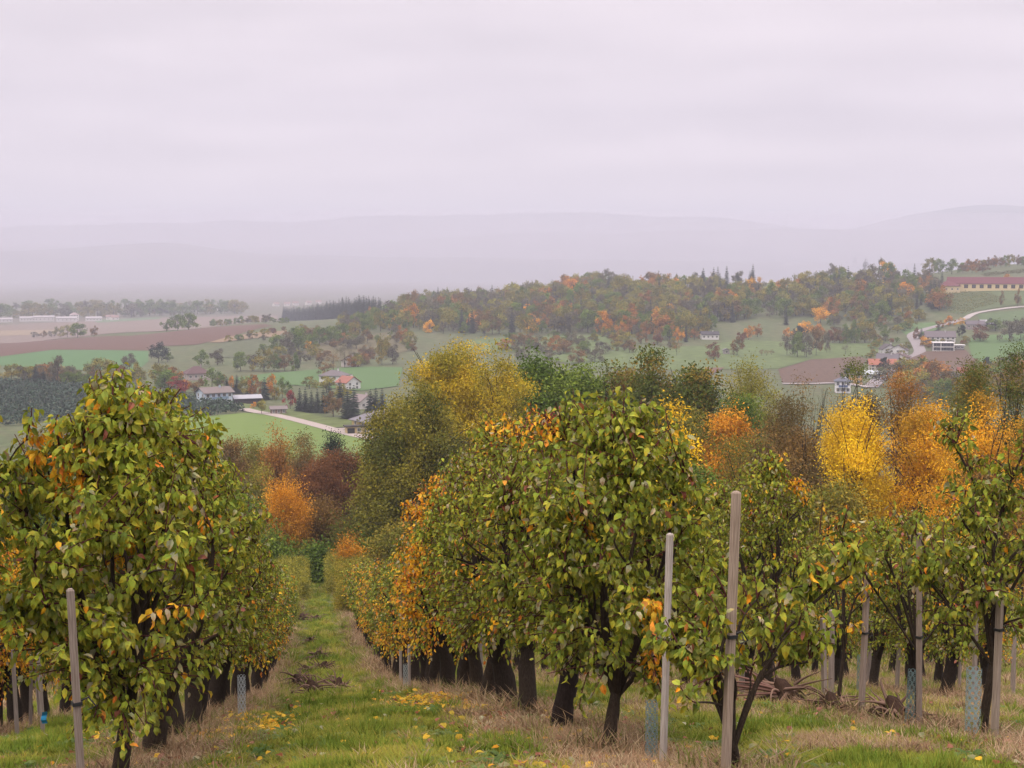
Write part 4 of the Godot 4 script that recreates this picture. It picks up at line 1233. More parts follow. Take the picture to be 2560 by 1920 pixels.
func build_valley_trees():
	# [x, z, height, width], kind of crown, shape
	var lefts := [
		[-141.8, -673.7, 9.3, 11, "olive", ""], [-131, -664.5, 8.7, 10.4, "olive", ""], [-125.4, -663.6, 7.8, 8.6, "grey", ""], [-119, -656.6, 9.8, 5.1, "spruce", "spruce"], [-115.8, -656.4, 7.7, 4.3, "spruce", "spruce"], [-108.2, -647.1, 13, 10.1, "grey", "tall"], [-103.6, -644.2, 6.3, 7.1, "green", ""], [-100, -644.1, 6.7, 7.1, "green", ""], [-94.7, -638.6, 5.8, 6.2, "green", "bush"],
		[-101.2, -697.1, 7.7, 9, "yellow_green", ""], [-96.9, -696.7, 9.9, 12.4, "yellow_green", ""], [-95.3, -719.9, 8.4, 9.3, "olive", ""], [-91.3, -760.1, 8.8, 8.3, "grey", ""], [-75.4, -659.8, 9.8, 7.7, "olive", "tall"], [-83.9, -832, 11.8, 12.3, "spruce", ""], [-79.2, -833.5, 7, 5.9, "green", "bush"], [-63.3, -639.3, 10.3, 10.7, "olive", ""], [-57.3, -788.9, 9.1, 9.1, "green", ""], [-49.2, -796, 9.2, 9.7, "grey", ""], [-34.8, -750.1, 11.1, 10.1, "green", ""], [-29.1, -755.9, 9.2, 8.7, "grey", ""], [-23, -748.8, 12, 12.5, "olive", ""], [-17.9, -748.2, 9.1, 8.6, "green", ""], [-12.5, -750.5, 8.6, 9.1, "brown", ""], [-7.1, -749.4, 9.6, 6.2, "green", "tall"],
		[-18.3, -861.5, 11, 11.6, "green", ""], [-12.2, -852.5, 12.6, 10.9, "grey", ""], [-6.1, -862.5, 15.5, 14.4, "green", ""], [-0.5, -872.3, 6.1, 6.1, "amber", "bush"], [6.4, -905.2, 11.6, 10.4, "green", ""], [13.7, -915.2, 11.1, 10.5, "green", ""], [21.3, -931.9, 11.3, 11.3, "green", ""], [30.3, -952.8, 11.6, 11.6, "olive", ""], [39.4, -976.1, 12.5, 12.5, "green", ""], [48.9, -998.1, 13.4, 12.8, "olive", ""], [58.6, -1011.7, 14.3, 14.3, "green", ""], [65.4, -988.3, 14.6, 12.7, "yellow_green", ""], [57.1, -898, 10.4, 8.6, "larch", ""], [60.6, -878.5, 9.6, 9.6, "yellow_green", ""],
		[7.6, -717.7, 6.4, 7.4, "brown", "bush"], [12.1, -740.6, 10.9, 10, "brown", "bare"], [18.5, -762.4, 12.2, 10.3, "grey", "bare"], [25.1, -777.6, 7.5, 8.5, "grey", "bush"], [32.3, -792, 11.7, 7.6, "grey", "bare"], [38.4, -771.7, 15.3, 8.9, "olive", "tall"], [44.1, -772.3, 10.9, 9.9, "grey", ""], [5.6, -809.1, 5.2, 6.2, "brown", "bush"], [17.5, -827.3, 6.4, 6.4, "grey", "bare"],
		[-53.2, -598.7, 7.7, 9.2, "red", ""], [-50.9, -608.4, 5.1, 5.1, "orange", ""], [-46.3, -609.5, 5.5, 7.8, "brown", ""], [-41.5, -631.6, 9.3, 8.9, "green", ""], [-38, -638.2, 6.1, 5.3, "brown", ""],
		[-33.7, -602.8, 7.7, 4.3, "spruce", "spruce"], [-32.6, -618.5, 6.3, 3.2, "orange", ""], [-29.9, -608.7, 8.6, 4.7, "spruce", "spruce"], [-26.2, -601.6, 7.3, 5.8, "olive", ""], [-24, -604.5, 8.5, 4.3, "spruce", "spruce"], [-20.9, -574.6, 9.6, 6.6, "larch", ""], [-17.5, -574.4, 9.9, 4.4, "spruce", "spruce"], [-14.7, -579, 9.3, 5.2, "orange", ""], [-12.8, -573.9, 5.5, 4.4, "olive", "bush"], [-10.8, -583.3, 8.6, 6.3, "green", ""], [-16.7, -510.7, 5.2, 3.9, "yellow_green", ""], [-20.3, -535.2, 2.4, 2.7, "orange", "bush"], [-7, -529.1, 6.8, 4.7, "red", ""],
		[-3.5, -519.1, 9.3, 3.7, "spruce", "spruce"], [-1.5, -517, 9.6, 3.6, "spruce", "spruce"], [0.6, -514.9, 8.6, 3.3, "spruce", "spruce"], [2.7, -514.5, 9.2, 3.6, "spruce", "spruce"], [4.8, -512.5, 9.5, 3.6, "spruce", "spruce"], [7.3, -534.8, 10.3, 4.5, "spruce", "spruce"], [8, -499, 8.3, 7.3, "brown", ""], [11.1, -534.1, 11.3, 4.4, "spruce", "spruce"], [12.7, -490.8, 11.9, 4.7, "spruce", "spruce"], [14.8, -489, 12.8, 4.7, "spruce", "spruce"], [21.2, -510, 9.2, 3.9, "spruce", "spruce"], [23.1, -509.7, 9.8, 4.2, "spruce", "spruce"], [25.5, -512.8, 9.2, 3.9, "spruce", "spruce"], [18.4, -462.6, 5, 5.3, "grey", "bush"], [20, -449.5, 5.2, 5.8, "olive", "bush"], [12.5, -555.6, 7.1, 7.1, "yellow_green", ""], [7, -611.6, 6.7, 9.8, "yellow_green", ""], [-0.1, -634.2, 5.7, 7.3, "olive", "bush"],
		[-290.1, -1599.5, 6.8, 8.3, "grey", "bush"], [-278.5, -1587.9, 6.7, 9.3, "brown", "bush"], [-268.3, -1575.5, 7.7, 10.2, "grey", "bush"], [-257.1, -1559.5, 11.1, 14.2, "olive", ""], [-246.9, -1542.3, 13, 13, "yellow_green", ""], [-184.6, -1202.5, 11.7, 15.6, "green", ""], [-166.7, -1166, 8.7, 6.4, "brown", ""], [-116.6, -1224.7, 11, 11, "green", ""], [-108.3, -1233.4, 13.5, 12.7, "green", ""], [-98.1, -1218.9, 14.1, 16.4, "green", ""]]
	var names := {"olive": "olive-green", "grey": "grey leafless-looking", "spruce": "dark", "green": "dark green", "yellow_green": "yellow-green", "brown": "brown", "amber": "amber", "larch": "copper-brown", "orange": "orange", "red": "red"}
	var seen := {}
	for q in lefts:
		var shape: String = q[5] if q[5] else "round"
		var what: String = {"round": "broadleaf tree", "tall": "slender tree", "bush": "bush", "bare": "thin-crowned tree", "spruce": "spruce"}[shape]
		var d := Vector2(q[0], q[1]).length()
		var where := "around the white house" if d < 620 else "in the hedgerows of the valley" if d < 1000 else "along the ploughed slope and plain"
		var text := "%s %s %s" % [names[q[4]], what, where]
		var k: int = seen.get(text, 0)
		seen[text] = k + 1
		if shape == "spruce": q[3] *= 1.45
		far_tree("spruce_tree" if shape == "spruce" else "bush" if shape == "bush" else "valley_tree", text + ", %s from the left" % ordinal(k), q[0], q[1], q[2], q[3], q[4], shape, text)
	# the belts on the plain and the dark spruce wood
	rng.seed = 5
	for belt in [[Vector2(-465.6, -2164.3), Vector2(-261.9, -2223.2), 26, 26, "tree in the hazy belt behind the distant sheds"], [Vector2(-272.2, -2224.2), Vector2(-99.6, -2337.4), 24, 28, "tree in the hazy belt across the plain"], [Vector2(-535.9, -2493.1), Vector2(-136.8, -2638.5), 30, 18, "tree in the faintest belt on the plain"], [Vector2(-105.2, -1594.5), Vector2(-18.1, -1229.3), 20, 15, "bush along the top of the ploughed slope"], [Vector2(-19.4, -2320.8), Vector2(134.2, -2599.4), 14, 15, "tree beyond the spruce wood on the plain"]]:
		for k in belt[2]:
			var p: Vector2 = belt[0].lerp(belt[1], (k + rng.randf()) / belt[2]) * rng.randf_range(.985, 1.015)
			var h: float = p.length() / 3124.0 * belt[3] * rng.randf_range(.6, 1.25)
			far_tree("plain_tree" if not belt[4].begins_with("bush") else "bush", "%s, %s from the left" % [belt[4], ordinal(k)], p.x, p.y, h, h * rng.randf_range(.8, 1.5), pick(["green", "grey", "green", "olive"]), "round", belt[4] + "s")
	for k in 96:
		var p: Vector2 = Vector2(-32.7, -1902.9).lerp(Vector2(56.7, -1157.2), (k + rng.randf()) / 96) * (1.0 + .02 * (k % 4))
		far_tree("spruce_tree", "dark spruce of the spruce wood above the ploughed slope, %s from the left" % ordinal(k), p.x, p.y, rng.randf_range(16, 22), rng.randf_range(8, 11), "spruce", "spruce", "spruces of the dark wood")
	# right-hand slope
	var rights := [
		[173, -770.5, 6.6, 8.1, "brown", "bush"], [157.7, -771, 7.6, 10.1, "grey", "bush"], [141.4, -794.3, 7.7, 10.3, "brown", "bush"], [125.2, -791, 8.7, 10.3, "grey", "bush"], [113.2, -771, 8.5, 11, "grey", "bush"], [128.5, -838.3, 7.1, 9.2, "brown", "bush"], [124.6, -740.9, 8.7, 11.1, "grey", "bush"], [143.5, -837.5, 6.5, 8.2, "larch", "bush"], [137.3, -730.4, 8.1, 10.9, "brown", "bush"], [157, -818.1, 6.9, 9.1, "grey", "bush"], [146.1, -732, 8.1, 9.6, "grey", "bush"], [175.8, -819.5, 7, 8, "brown", "bush"], [198.5, -811.5, 6.4, 7, "rust", "bush"], [191.3, -821.6, 7, 8.1, "brown", "bush"], [228, -839.4, 6.7, 6.7, "larch", "bush"], [212.8, -819.3, 9.8, 7, "orange", ""], [194.6, -751.8, 8.5, 6.5, "larch", "bare"], [209.8, -734.4, 8.8, 8.3, "rust", ""], [262.9, -844, 8.2, 7.6, "orange", ""], [273.6, -860.5, 7.5, 6.4, "larch", ""], [229, -755.6, 9.6, 8.6, "brown", "bush"], [251.8, -822.1, 7.2, 6.1, "rust", "bush"], [242.6, -755.3, 3.6, 3.6, "rust", "bare"], [245.6, -755.7, 3.3, 3.3, "rust", "bare"], [249.3, -758.4, 3.6, 3.6, "rust", "bare"], [289.3, -849.2, 7.2, 6.9, "orange", ""], [306.4, -866.1, 9.4, 10.6, "amber", ""], [310.9, -857.2, 8.8, 9.3, "orange", ""], [287.2, -823, 10.6, 7.8, "spruce", ""], [258.2, -759.1, 12.3, 7.7, "grey", ""], [260.8, -749.8, 15.2, 8.6, "green", ""], [265.9, -749.8, 14.3, 9.2, "grey", ""], [274.6, -758.7, 16, 7.2, "brown", ""], [285.6, -772.1, 12.1, 5.3, "grey", "tall"], [307.9, -822.6, 9.6, 7.9, "rust", ""], [310.8, -819, 8.4, 7.9, "brown", ""], [314.4, -817.9, 11.8, 7.3, "green", "tall"], [319.8, -818.6, 14.1, 7.3, "green", "tall"], [326.2, -818.6, 14.7, 13, "olive", ""], [291.9, -760.4, 5.7, 5.7, "grey", "bare"], [333.3, -820.7, 6.8, 5.1, "olive", "bush"],
		[356.8, -816.4, 7.4, 4, "rust", ""], [360.4, -816.5, 7.4, 3.7, "spruce", "spruce"], [368.2, -810.7, 9.7, 5.1, "spruce", "spruce"], [382.9, -810.3, 7.5, 5.7, "spruce", ""], [349.1, -784.5, 6, 8.2, "amber", "bush"], [383.8, -788.6, 10.1, 10.7, "rust", ""], [411.1, -825.1, 8.3, 11.8, "green", "bush"], [398.1, -781.7, 12.4, 12.4, "grey", ""], [406.6, -784.5, 14.1, 11.3, "grey", ""], [411.6, -832, 7.1, 6.5, "spruce", ""], [401, -865.8, 6.1, 7.3, "orange", "bush"], [404.5, -856.2, 5.5, 6.7, "amber", "bush"], [391.8, -860.4, 4.8, 6.1, "larch", "bush"], [469, -932.9, 10, 4, "brown", "tall"], [475.7, -923.6, 11.3, 4.7, "brown", "tall"], [528.4, -1043, 6.7, 9, "orange", ""],
		[329.2, -763.9, 5.9, 5.3, "olive", "bush"], [318.3, -748.3, 6.2, 5.7, "olive", "bush"], [277.9, -671.9, 7, 5.6, "spruce", ""], [293.5, -700.3, 4.9, 5.8, "green", "bush"], [263.9, -640.6, 4.9, 5.8, "green", "bush"], [237.1, -613.1, 7.6, 6.3, "spruce", ""], [304.6, -752.1, 3.6, 4.7, "olive", "bush"], [326.2, -796.3, 3.9, 5, "olive", "bush"],
		[250.8, -588.5, 7, 9, "orange", "bush"], [265.4, -590.6, 6.2, 8.3, "larch", "bush"], [277.5, -597.6, 5.9, 7.2, "orange", "bush"], [233.2, -522.7, 8.4, 9.2, "grey", ""], [233.5, -507.2, 10.4, 10, "green", ""], [239.6, -502.7, 10, 8.9, "green", ""], [234.5, -538.8, 7.5, 8.3, "grey", ""], [305.8, -627.8, 8.9, 9.8, "brown", ""], [321, -651.5, 8.4, 5.6, "spruce", ""], [327.2, -650.6, 7.9, 10.3, "brown", ""], [306.9, -593.1, 12, 10.7, "larch", ""], [275.2, -558.8, 10, 10, "green", ""],
		[448.7, -1202.7, 14, 10.7, "grey", ""], [2524.2, -6558.2, 90, 45, "spruce", ""], [2559, -6553.9, 103.6, 49.5, "spruce", "tall"], [471.6, -1184.4, 18.8, 7.3, "spruce", "bare"], [479.1, -1185.7, 14.7, 4.9, "grey", "bare"], [480.8, -1170.6, 17, 8.9, "grey", "tall"], [3563.8, -8343, 104.5, 63.9, "grey", "tall"], [542.8, -1215.6, 14.5, 13.6, "olive", ""], [537.7, -1185.5, 13.3, 9.2, "green", ""], [538.6, -1162.1, 13.1, 15.6, "green", ""], [431.2, -1136.5, 7.4, 10.1, "red", "bush"], [547.8, -1160.5, 7.4, 9.9, "brown", ""], [550.7, -1149.4, 8.2, 9.8, "larch", ""], [560.4, -1150.8, 8.2, 10.7, "rust", ""]]
	names["rust"] = "rust-brown"
	seen = {}
	for q in rights:
		var shape: String = q[5] if q[5] else "round"
		var what: String = {"round": "broadleaf tree", "tall": "slender tree", "bush": "bush", "bare": "thin-crowned tree", "spruce": "spruce"}[shape]
		var d := Vector2(q[0], q[1]).length()
		var where := "below the village" if d < 700 else "on the meadows and by the village" if d < 1000 else "on the ridge by the winery"
		var text := "%s %s %s" % [names[q[4]], what, where]
		var k: int = seen.get(text, 0)
		seen[text] = k + 1
		if shape == "spruce": q[3] *= 1.45
		far_tree("spruce_tree" if shape == "spruce" else "bush" if shape == "bush" else "valley_tree", text + ", %s from the left" % ordinal(k), q[0], q[1], q[2], q[3], q[4], shape, text)
	for k in 16:
		var p: Vector2 = Vector2(567.8, -1207.6).lerp(Vector2(642, -1213.2), (k + rng.randf()) / 16)
		far_tree("ridge_tree", "small autumn tree on the hilltop above the winery, %s from the left" % ordinal(k), p.x, p.y, rng.randf_range(6, 11), rng.randf_range(6, 11), pick(["brown", "olive", "larch", "green"]), "round", "trees on the hilltop above the winery")

func build_scrub():
	rng.seed = 207
	for lot in [["shrub on the slope beside the tree rows", 60, [Vector2(-35.6, -929.3), Vector2(16.1, -971.1), Vector2(67.2, -996.5), Vector2(60.9, -843.3), Vector2(29.5, -763.8), Vector2(5.1, -742.9), Vector2(-20.2, -825.9)], 3.0, 9.0], ["shrub in the hedges behind the netted orchard", 26, [Vector2(-144.9, -688.7), Vector2(-100.7, -697.1), Vector2(-69.9, -665.4), Vector2(-48.8, -629.2), Vector2(-64.3, -611.6), Vector2(-90.4, -638.5), Vector2(-137.5, -672.6)], 4.0, 9.0],
			["shrub of the meadow under the forest edge", 46, [Vector2(116.3, -926.2), Vector2(185.5, -884.4), Vector2(200.6, -820), Vector2(216.7, -797.8), Vector2(182.7, -767.6), Vector2(145.2, -772.4), Vector2(112.4, -810.9)], 3.0, 8.0], ["orchard tree on the slope above the village", 46, [Vector2(343.7, -953.7), Vector2(391.1, -955.8), Vector2(405.2, -904.3), Vector2(370.7, -860.9), Vector2(338.4, -826.3), Vector2(310.9, -830), Vector2(310.9, -879)], 4.0, 8.0],
			["garden bush among the village houses", 34, [Vector2(334.9, -828.4), Vector2(352, -817.1), Vector2(322.6, -742.3), Vector2(284.4, -676.2), Vector2(263.6, -648.2), Vector2(280.5, -702.2)], 1.5, 4.0], ["garden bush round the modern house", 24, [Vector2(355.8, -806.2), Vector2(378.2, -798.9), Vector2(368, -765.6), Vector2(344.3, -767.4)], 1.5, 4.5], ["grey-green tree in the hollow below the red-roofed house", 34, [Vector2(253.2, -601.5), Vector2(281, -601.7), Vector2(331.4, -631.8), Vector2(292.1, -556.3), Vector2(234.6, -494.2), Vector2(227.7, -527.3)], 7.0, 13.0],
			["shrub along the top of the brown slope", 20, [Vector2(-59.7, -971.5), Vector2(-21.9, -1042.9), Vector2(-6, -1124.7), Vector2(7.6, -1055.6), Vector2(-14.2, -956.7), Vector2(-48.1, -920.4)], 2.0, 5.0]]:
		var poly := PackedVector2Array(lot[2])
		var lo := Vector2(INF, INF)
		var hi := -lo
		for p in poly:
			lo = lo.min(p); hi = hi.max(p)
		var spots := []
		while spots.size() < lot[1]:
			var p := Vector2(rng.randf_range(lo.x, hi.x), rng.randf_range(lo.y, hi.y))
			if Geometry2D.is_point_in_polygon(p, poly) and noise.get_noise_2d(p.x * .8, p.y * .8) > rng.randf_range(-.5, .12): spots.append(p)
		spots.sort_custom(func(a, b): return atan2(a.x, -a.y) < atan2(b.x, -b.y))
		for k in spots.size():
			var h := rng.randf_range(lot[3], lot[4])
			far_tree("shrub" if lot[0].contains("hrub") else "bush" if lot[0].contains("bush") else "valley_tree", "%s, %s from the left" % [lot[0], ordinal(k)], spots[k].x, spots[k].y, h, h * rng.randf_range(.9, 1.5), pick(["grey", "olive", "green", "grey", "brown", "yellow_green", "green", "rust" if h < 6 else "larch"]), "bush" if rng.randf() < .7 else "round", lot[0])

func hedge(label: String, x: float, z: float, w: float, h: float, d: float, pal: String):
	# a clipped hedge: foliage on the faces of a block with slightly uneven planes
	var t := thing("clipped_hedge", label, "hedge", on_ground(x, z), 0.0, "clipped hedges at the end of the path")
	var kinds := sprigs_of(pal, 22, .3, .12, .2, .8)
	rng.seed = absi(int(x * 31 + z * 17))
	var st := SurfaceTool.new()
	st.begin(Mesh.PRIMITIVE_TRIANGLES)
	for k in int((w * h * 2 + d * h * 2 + w * d) * 22):
		var p := Vector3(rng.randf_range(-.5, .5), rng.randf(), rng.randf_range(-.5, .5))
		var side := rng.randi() % 5
		if side == 0: p.x = -.5
		elif side == 1: p.x = .5
		elif side == 2: p.y = 1.0
		else: p.z = .5
		p = p * Vector3(w, h, d) + Vector3(rng.randfn(0, .07), rng.randfn(0, .06), rng.randfn(0, .07))
		st.append_from(kinds[clampi(int(1.5 + noise.get_noise_3d(p.x * 20, p.y * 20, p.z * 20) * 4 + rng.randf_range(-.7, .7)), 0, 2)][rng.randi() % 3], 0, Transform3D(Basis.from_euler(Vector3(rng.randf(), rng.randf() * TAU, rng.randf())).scaled(Vector3.ONE * rng.randf_range(.2, .34)), p))
	part("foliage", st.commit(), mats.crown, t).set_meta("kind", "stuff")
	var g := Geo.new()
	var k := -d * .5 + .4
	while k < d * .5:
		g.tube([Vector3(rng.randf_range(-.1, .1), -.1, k), Vector3(0, h * .4, k), Vector3(rng.randf_range(-.2, .2), h * .85, k)], [.05, .04, .015], 6, Color(.06, .045, .035))
		k += .9
	part("stems", g.mesh(), mats.bark, t).set_meta("kind", "stuff")

func build_forest():
	# the wooded hillside: trees at random, not too close; the 300 nearest are things, the rest one mass
	var woods := PackedVector2Array([Vector2(69.8, -1034.5), Vector2(81.5, -957.1), Vector2(128.3, -926), Vector2(186.9, -890.7), Vector2(199.4, -838), Vector2(222.6, -819.6), Vector2(274.9, -942.1), Vector2(311.8, -917.6), Vector2(334.9, -928.9), Vector2(351.1, -888), Vector2(401.2, -909.8), Vector2(433.2, -944.8), Vector2(470.3, -1031.2), Vector2(469.9, -1111.6), Vector2(419.1, -1131.7), Vector2(386.7, -1116.7), Vector2(319.7, -1178.8), Vector2(249.6, -1147.1), Vector2(433.4, -2858.1), Vector2(245.2, -2459.5), Vector2(72.1, -1179.5), Vector2(41.2, -1155.7), Vector2(23.2, -1083.2), Vector2(24.1, -984.6), Vector2(42.1, -1002.8)])
	var clearing := PackedVector2Array([Vector2(369.6, -1141.2), Vector2(406.5, -1129.1), Vector2(398.2, -1095.5), Vector2(352.1, -1104.3)])
	var lo := Vector2(INF, INF)
	var hi := -lo
	for p in woods:
		lo = lo.min(p); hi = hi.max(p)
	rng.seed = 19
	var spots := []
	var cells := {}
	for k in 9000:
		var p := Vector2(rng.randf_range(lo.x, hi.x), rng.randf_range(lo.y, hi.y))
		if not Geometry2D.is_point_in_polygon(p, woods) or Geometry2D.is_point_in_polygon(p, clearing): continue
		# thinner, orchard-like, towards the lower right
		var u := atan2(p.x, -p.y) - YAW
		if u > .17 and p.length() < 1010 and rng.randf() < .78: continue
		if u > .17 and p.length() < 1010 and p.length() > 960 and rng.randf() < .5: continue
		var c := Vector2i((p / 8.0).floor())
		if cells.has(c): continue
		cells[c] = 1
		spots.append(p)
	spots.sort_custom(func(a, b): return a.length() < b.length())
	var rest := {}
	var named := []
	for i in spots.size():
		var p: Vector2 = spots[i]
		var n := noise.get_noise_2d(p.x * .35, p.y * .35) + rng.randf_range(-.35, .35)
		var q := rng.randf()
		var pal := "olive"
		var shape := "round"
		if n > .42: pal = pick(["orange", "larch", "brown", "amber", "yellow_green", "larch"])
		elif n > .16: pal = pick(["yellow_green", "brown", "grey", "olive", "grey"])
		elif n > -.12: pal = pick(["olive", "green", "yellow_green", "grey", "green"])
		else: pal = pick(["green", "olive", "green", "grey", "yellow_green"])
		if q < .05 or n < -.42: pal = "spruce"; shape = "spruce"
		elif q < .12: shape = "tall"
		var h := rng.randf_range(8, 16.5) * (1.0 + .35 * noise.get_noise_2d(p.x * .6 + 300, p.y * .6))
		if p.length() > 1120: h *= 1.1
		if p.x < 60: h *= .8
		var w := h * rng.randf_range(.75, 1.15)
		var u := atan2(p.x, -p.y) - YAW
		if p.length() > 1165 and u > .118 and u < .192 and rng.randf() < .85: pal = "spruce"; shape = "spruce"; h = rng.randf_range(17, 23); w = 8.5
		elif shape == "spruce": w = h * .4; h *= 1.15
		if i < 300:
			var text := "%s" % {"olive": "olive-green tree", "green": "dark green tree", "yellow_green": "yellow-green tree", "grey": "grey thin tree", "brown": "brown tree", "orange": "orange tree", "larch": "copper tree", "rust": "rust-brown tree", "amber": "amber tree", "spruce": "dark spruce"}[pal]
			var zone := "behind the huge olive tree" if u < .02 else "above the oaks" if u < .1 else "above the bare saplings" if u < .19 else "above the village"
			text = "%s%s %s" % ["tall " if h > 14 else "low " if h < 11 else "", text.replace("tree", "hillside tree") if shape != "spruce" else "dark hillside spruce", zone]
			text += ", at edge" if p.length() < 1000 else ", inside"
			text += ", wide" if w > h * .95 else ", slim" if w < h * .85 else ""
			named.append([text, u, "hillside_tree" if shape != "spruce" else "spruce_tree", p, h, w, pal, shape])
		else:
			var key := "%s|%s|%d" % [pal, shape, i % 3]
			if not rest.has(key): rest[key] = []
			var k := w / (.42 if shape == "spruce" else 1.0)
			rest[key].append(Transform3D(Basis(Vector3.UP, rng.randf() * TAU).scaled(Vector3(k, h, k)), on_ground(p.x, p.y) - Vector3(0, .2, 0)))
	named.sort_custom(func(a, b): return a[1] < b[1])
	var alike := {}
	for q in named: alike[q[0]] = alike.get(q[0], 0) + 1
	var at := {}
	for q in named:
		var text: String = q[0]
		if alike[q[0]] > 1:
			text += ", %s from left" % ordinal(at.get(q[0], 0))
			at[q[0]] = at.get(q[0], 0) + 1
		far_tree(q[2], text, q[3].x, q[3].y, q[4], q[5], q[6], q[7], "trees of the wooded hillside")
	var mass := thing("forest", "autumn forest covering the upper hillside and ridge", "forest", Vector3.ZERO)
	mass.set_meta("kind", "stuff")
	for key in rest:
		var s = key.split("|")
		var m := far_model(s[0], s[1], int(s[2]))
		var tints := []
		for t in rest[key]:
			var v := rng.randf_range(.8, 1.25)
			tints.append(Color(v, v * rng.randf_range(.95, 1.05), v))
		var o := scatter("trees", m.get_node("crown").mesh, m.get_node("crown").material_override, rest[key], tints, mass)
		o.set_meta("kind", "stuff")

func build_houses():
	var white := Color(.68, .68, .68)
	house("white_house", "two-storey pale blue-white house with brown-grey roof beside the netted orchard", -35.68, -554.85, .42, {"w": 12.5, "d": 9.5, "eaves": 5.4, "roof": "gable", "rise": 1.9, "wall": Color(.52, .62, .72), "tiles": Color(.2, .165, .15), "cols": 5, "side_cols": 2, "balcony": true, "rail": Color(.2, .3, .4), "over": .9})
	house("open_shed", "low dark shed with pale grey roof right of the white house", -23.83, -559.49, .2, {"category": "shed", "w": 11.0, "d": 6.0, "eaves": 2.4, "roof": "gable", "rise": 1.1, "wall": Color(.06, .05, .045), "tiles": Color(.4, .4, .42), "rows": 0, "chimney": false, "over": .8})
	house("garden_hut", "small wooden garden hut on the grassy bank", -10.95, -511.88, .1, {"category": "hut", "w": 6.0, "d": 3.5, "eaves": 2.1, "roof": "gable", "rise": .9, "wall": Color(.2, .14, .11), "tiles": Color(.22, .19, .18), "rows": 1, "cols": 3, "side_cols": 0, "win_w": .9, "chimney": false})
	house("white_house", "white house with grey hipped roof above the spruces", 11.13, -654.91, -.3, {"w": 13.0, "d": 10.0, "eaves": 5.2, "roof": "hip", "rise": 2.6, "wall": white, "tiles": Color(.17, .15, .15), "cols": 4})
	house("white_house", "pale house with reddish roof half hidden behind the spruces", 16.68, -629.78, .7, {"w": 9.0, "d": 8.0, "eaves": 3.6, "roof": "gable_front", "rise": 2.8, "wall": white, "tiles": Color(.32, .14, .1), "cols": 2})
	house("farm_house", "brown-roofed farmhouse among trees above the red tree", -52.31, -688.01, .3, {"w": 12.0, "d": 9.0, "eaves": 3.6, "roof": "hip", "rise": 3.6, "wall": Color(.42, .36, .34), "tiles": Color(.13, .08, .075), "rows": 1, "cols": 4})
	house("farm_house", "small reddish-roofed house at the foot of the tree row", 21.61, -769.7, -.3, {"w": 9.0, "d": 8.0, "eaves": 3.4, "roof": "gable_front", "rise": 3.0, "wall": Color(.6, .56, .52), "tiles": Color(.2, .1, .085), "rows": 1, "cols": 2})
	house("yellow_house", "yellow house with large grey roof at the end of the gravel drive", 21.15, -454.51, .5, {"w": 15.0, "d": 11.0, "eaves": 4.2, "roof": "hip", "rise": 3.2, "wall": Color(.6, .47, .2), "tiles": Color(.2, .19, .2), "cols": 4, "over": 1.0})
	house("yellow_shed", "small yellow shed with dark lean-to by the gravel drive", 14.74, -448.76, .2, {"category": "shed", "w": 8.5, "d": 4.0, "eaves": 2.6, "roof": "flat", "wall": Color(.55, .42, .22), "tiles": Color(.05, .04, .035), "rows": 1, "cols": 3, "side_cols": 0, "door": 0, "door_w": 2.6, "door_h": 2.2, "door_col": Color(.03, .025, .02)})
	house("farm_house", "pale gabled house between spruces behind the bank", 19.25, -529.65, .6, {"w": 8.0, "d": 7.0, "eaves": 3.0, "roof": "gable_front", "rise": 2.6, "wall": Color(.6, .58, .55), "tiles": Color(.25, .2, .19), "rows": 1, "cols": 2})
	# the village on the right
	house("white_house", "white house with dark roof alone at the forest edge", 239.4, -846.81, .15, {"w": 11.5, "d": 8.0, "eaves": 3.4, "roof": "gable", "rise": 1.9, "wall": white, "tiles": Color(.07, .065, .07), "rows": 1, "cols": 4, "balcony": false})
	house("garden_hut", "tiny grey hut on the meadow below the forest", 224.93, -762.52, .2, {"category": "hut", "w": 3.6, "d": 3.0, "eaves": 2.6, "roof": "gable_front", "rise": .8, "wall": Color(.36, .34, .34), "tiles": Color(.22, .2, .2), "rows": 1, "cols": 1, "side_cols": 0, "chimney": false})
	house("village_house", "twin-gabled white house with dark roof, uppermost left of the road", 315.77, -758.93, .3, {"w": 9.0, "d": 9.0, "eaves": 3.0, "roof": "gable_front", "rise": 3.0, "wall": white, "tiles": Color(.1, .085, .085), "cols": 2})
	house("village_house", "white house with brown gable beside the twin-gabled one", 318.27, -750.29, -.1, {"w": 11.0, "d": 9.0, "eaves": 3.4, "roof": "gable_front", "rise": 3.0, "wall": white, "tiles": Color(.1, .08, .08), "cols": 3})
	house("village_house", "white house with wide low brown gable by the road", 304.03, -716.13, -.2, {"w": 11.5, "d": 9.0, "eaves": 3.4, "roof": "gable_front", "rise": 2.2, "wall": Color(.75, .74, .72), "tiles": Color(.13, .09, .075), "cols": 3, "over": .9, "balcony": true})
	house("village_house", "white house with tall grey roof above the red-roofed one", 288.88, -694.3, -.1, {"w": 11.5, "d": 9.0, "eaves": 3.8, "roof": "gable", "rise": 3.8, "wall": white, "tiles": Color(.16, .145, .15), "cols": 4})
	house("village_house", "cream house with bright orange-red roof, the reddest in the village", 279.14, -677.77, .15, {"w": 14.0, "d": 9.0, "eaves": 3.6, "roof": "gable", "rise": 2.6, "wall": Color(.66, .6, .54), "tiles": Color(.36, .14, .09), "cols": 5, "balcony": true, "over": .9})
	house("greenhouse", "small pale greenhouse below the red-roofed house", 258.71, -639.66, .3, {"category": "greenhouse", "w": 8.0, "d": 5.0, "eaves": 2.2, "roof": "gable", "rise": 1.6, "wall": Color(.5, .56, .58), "tiles": Color(.52, .56, .58), "rows": 1, "cols": 5, "chimney": false})
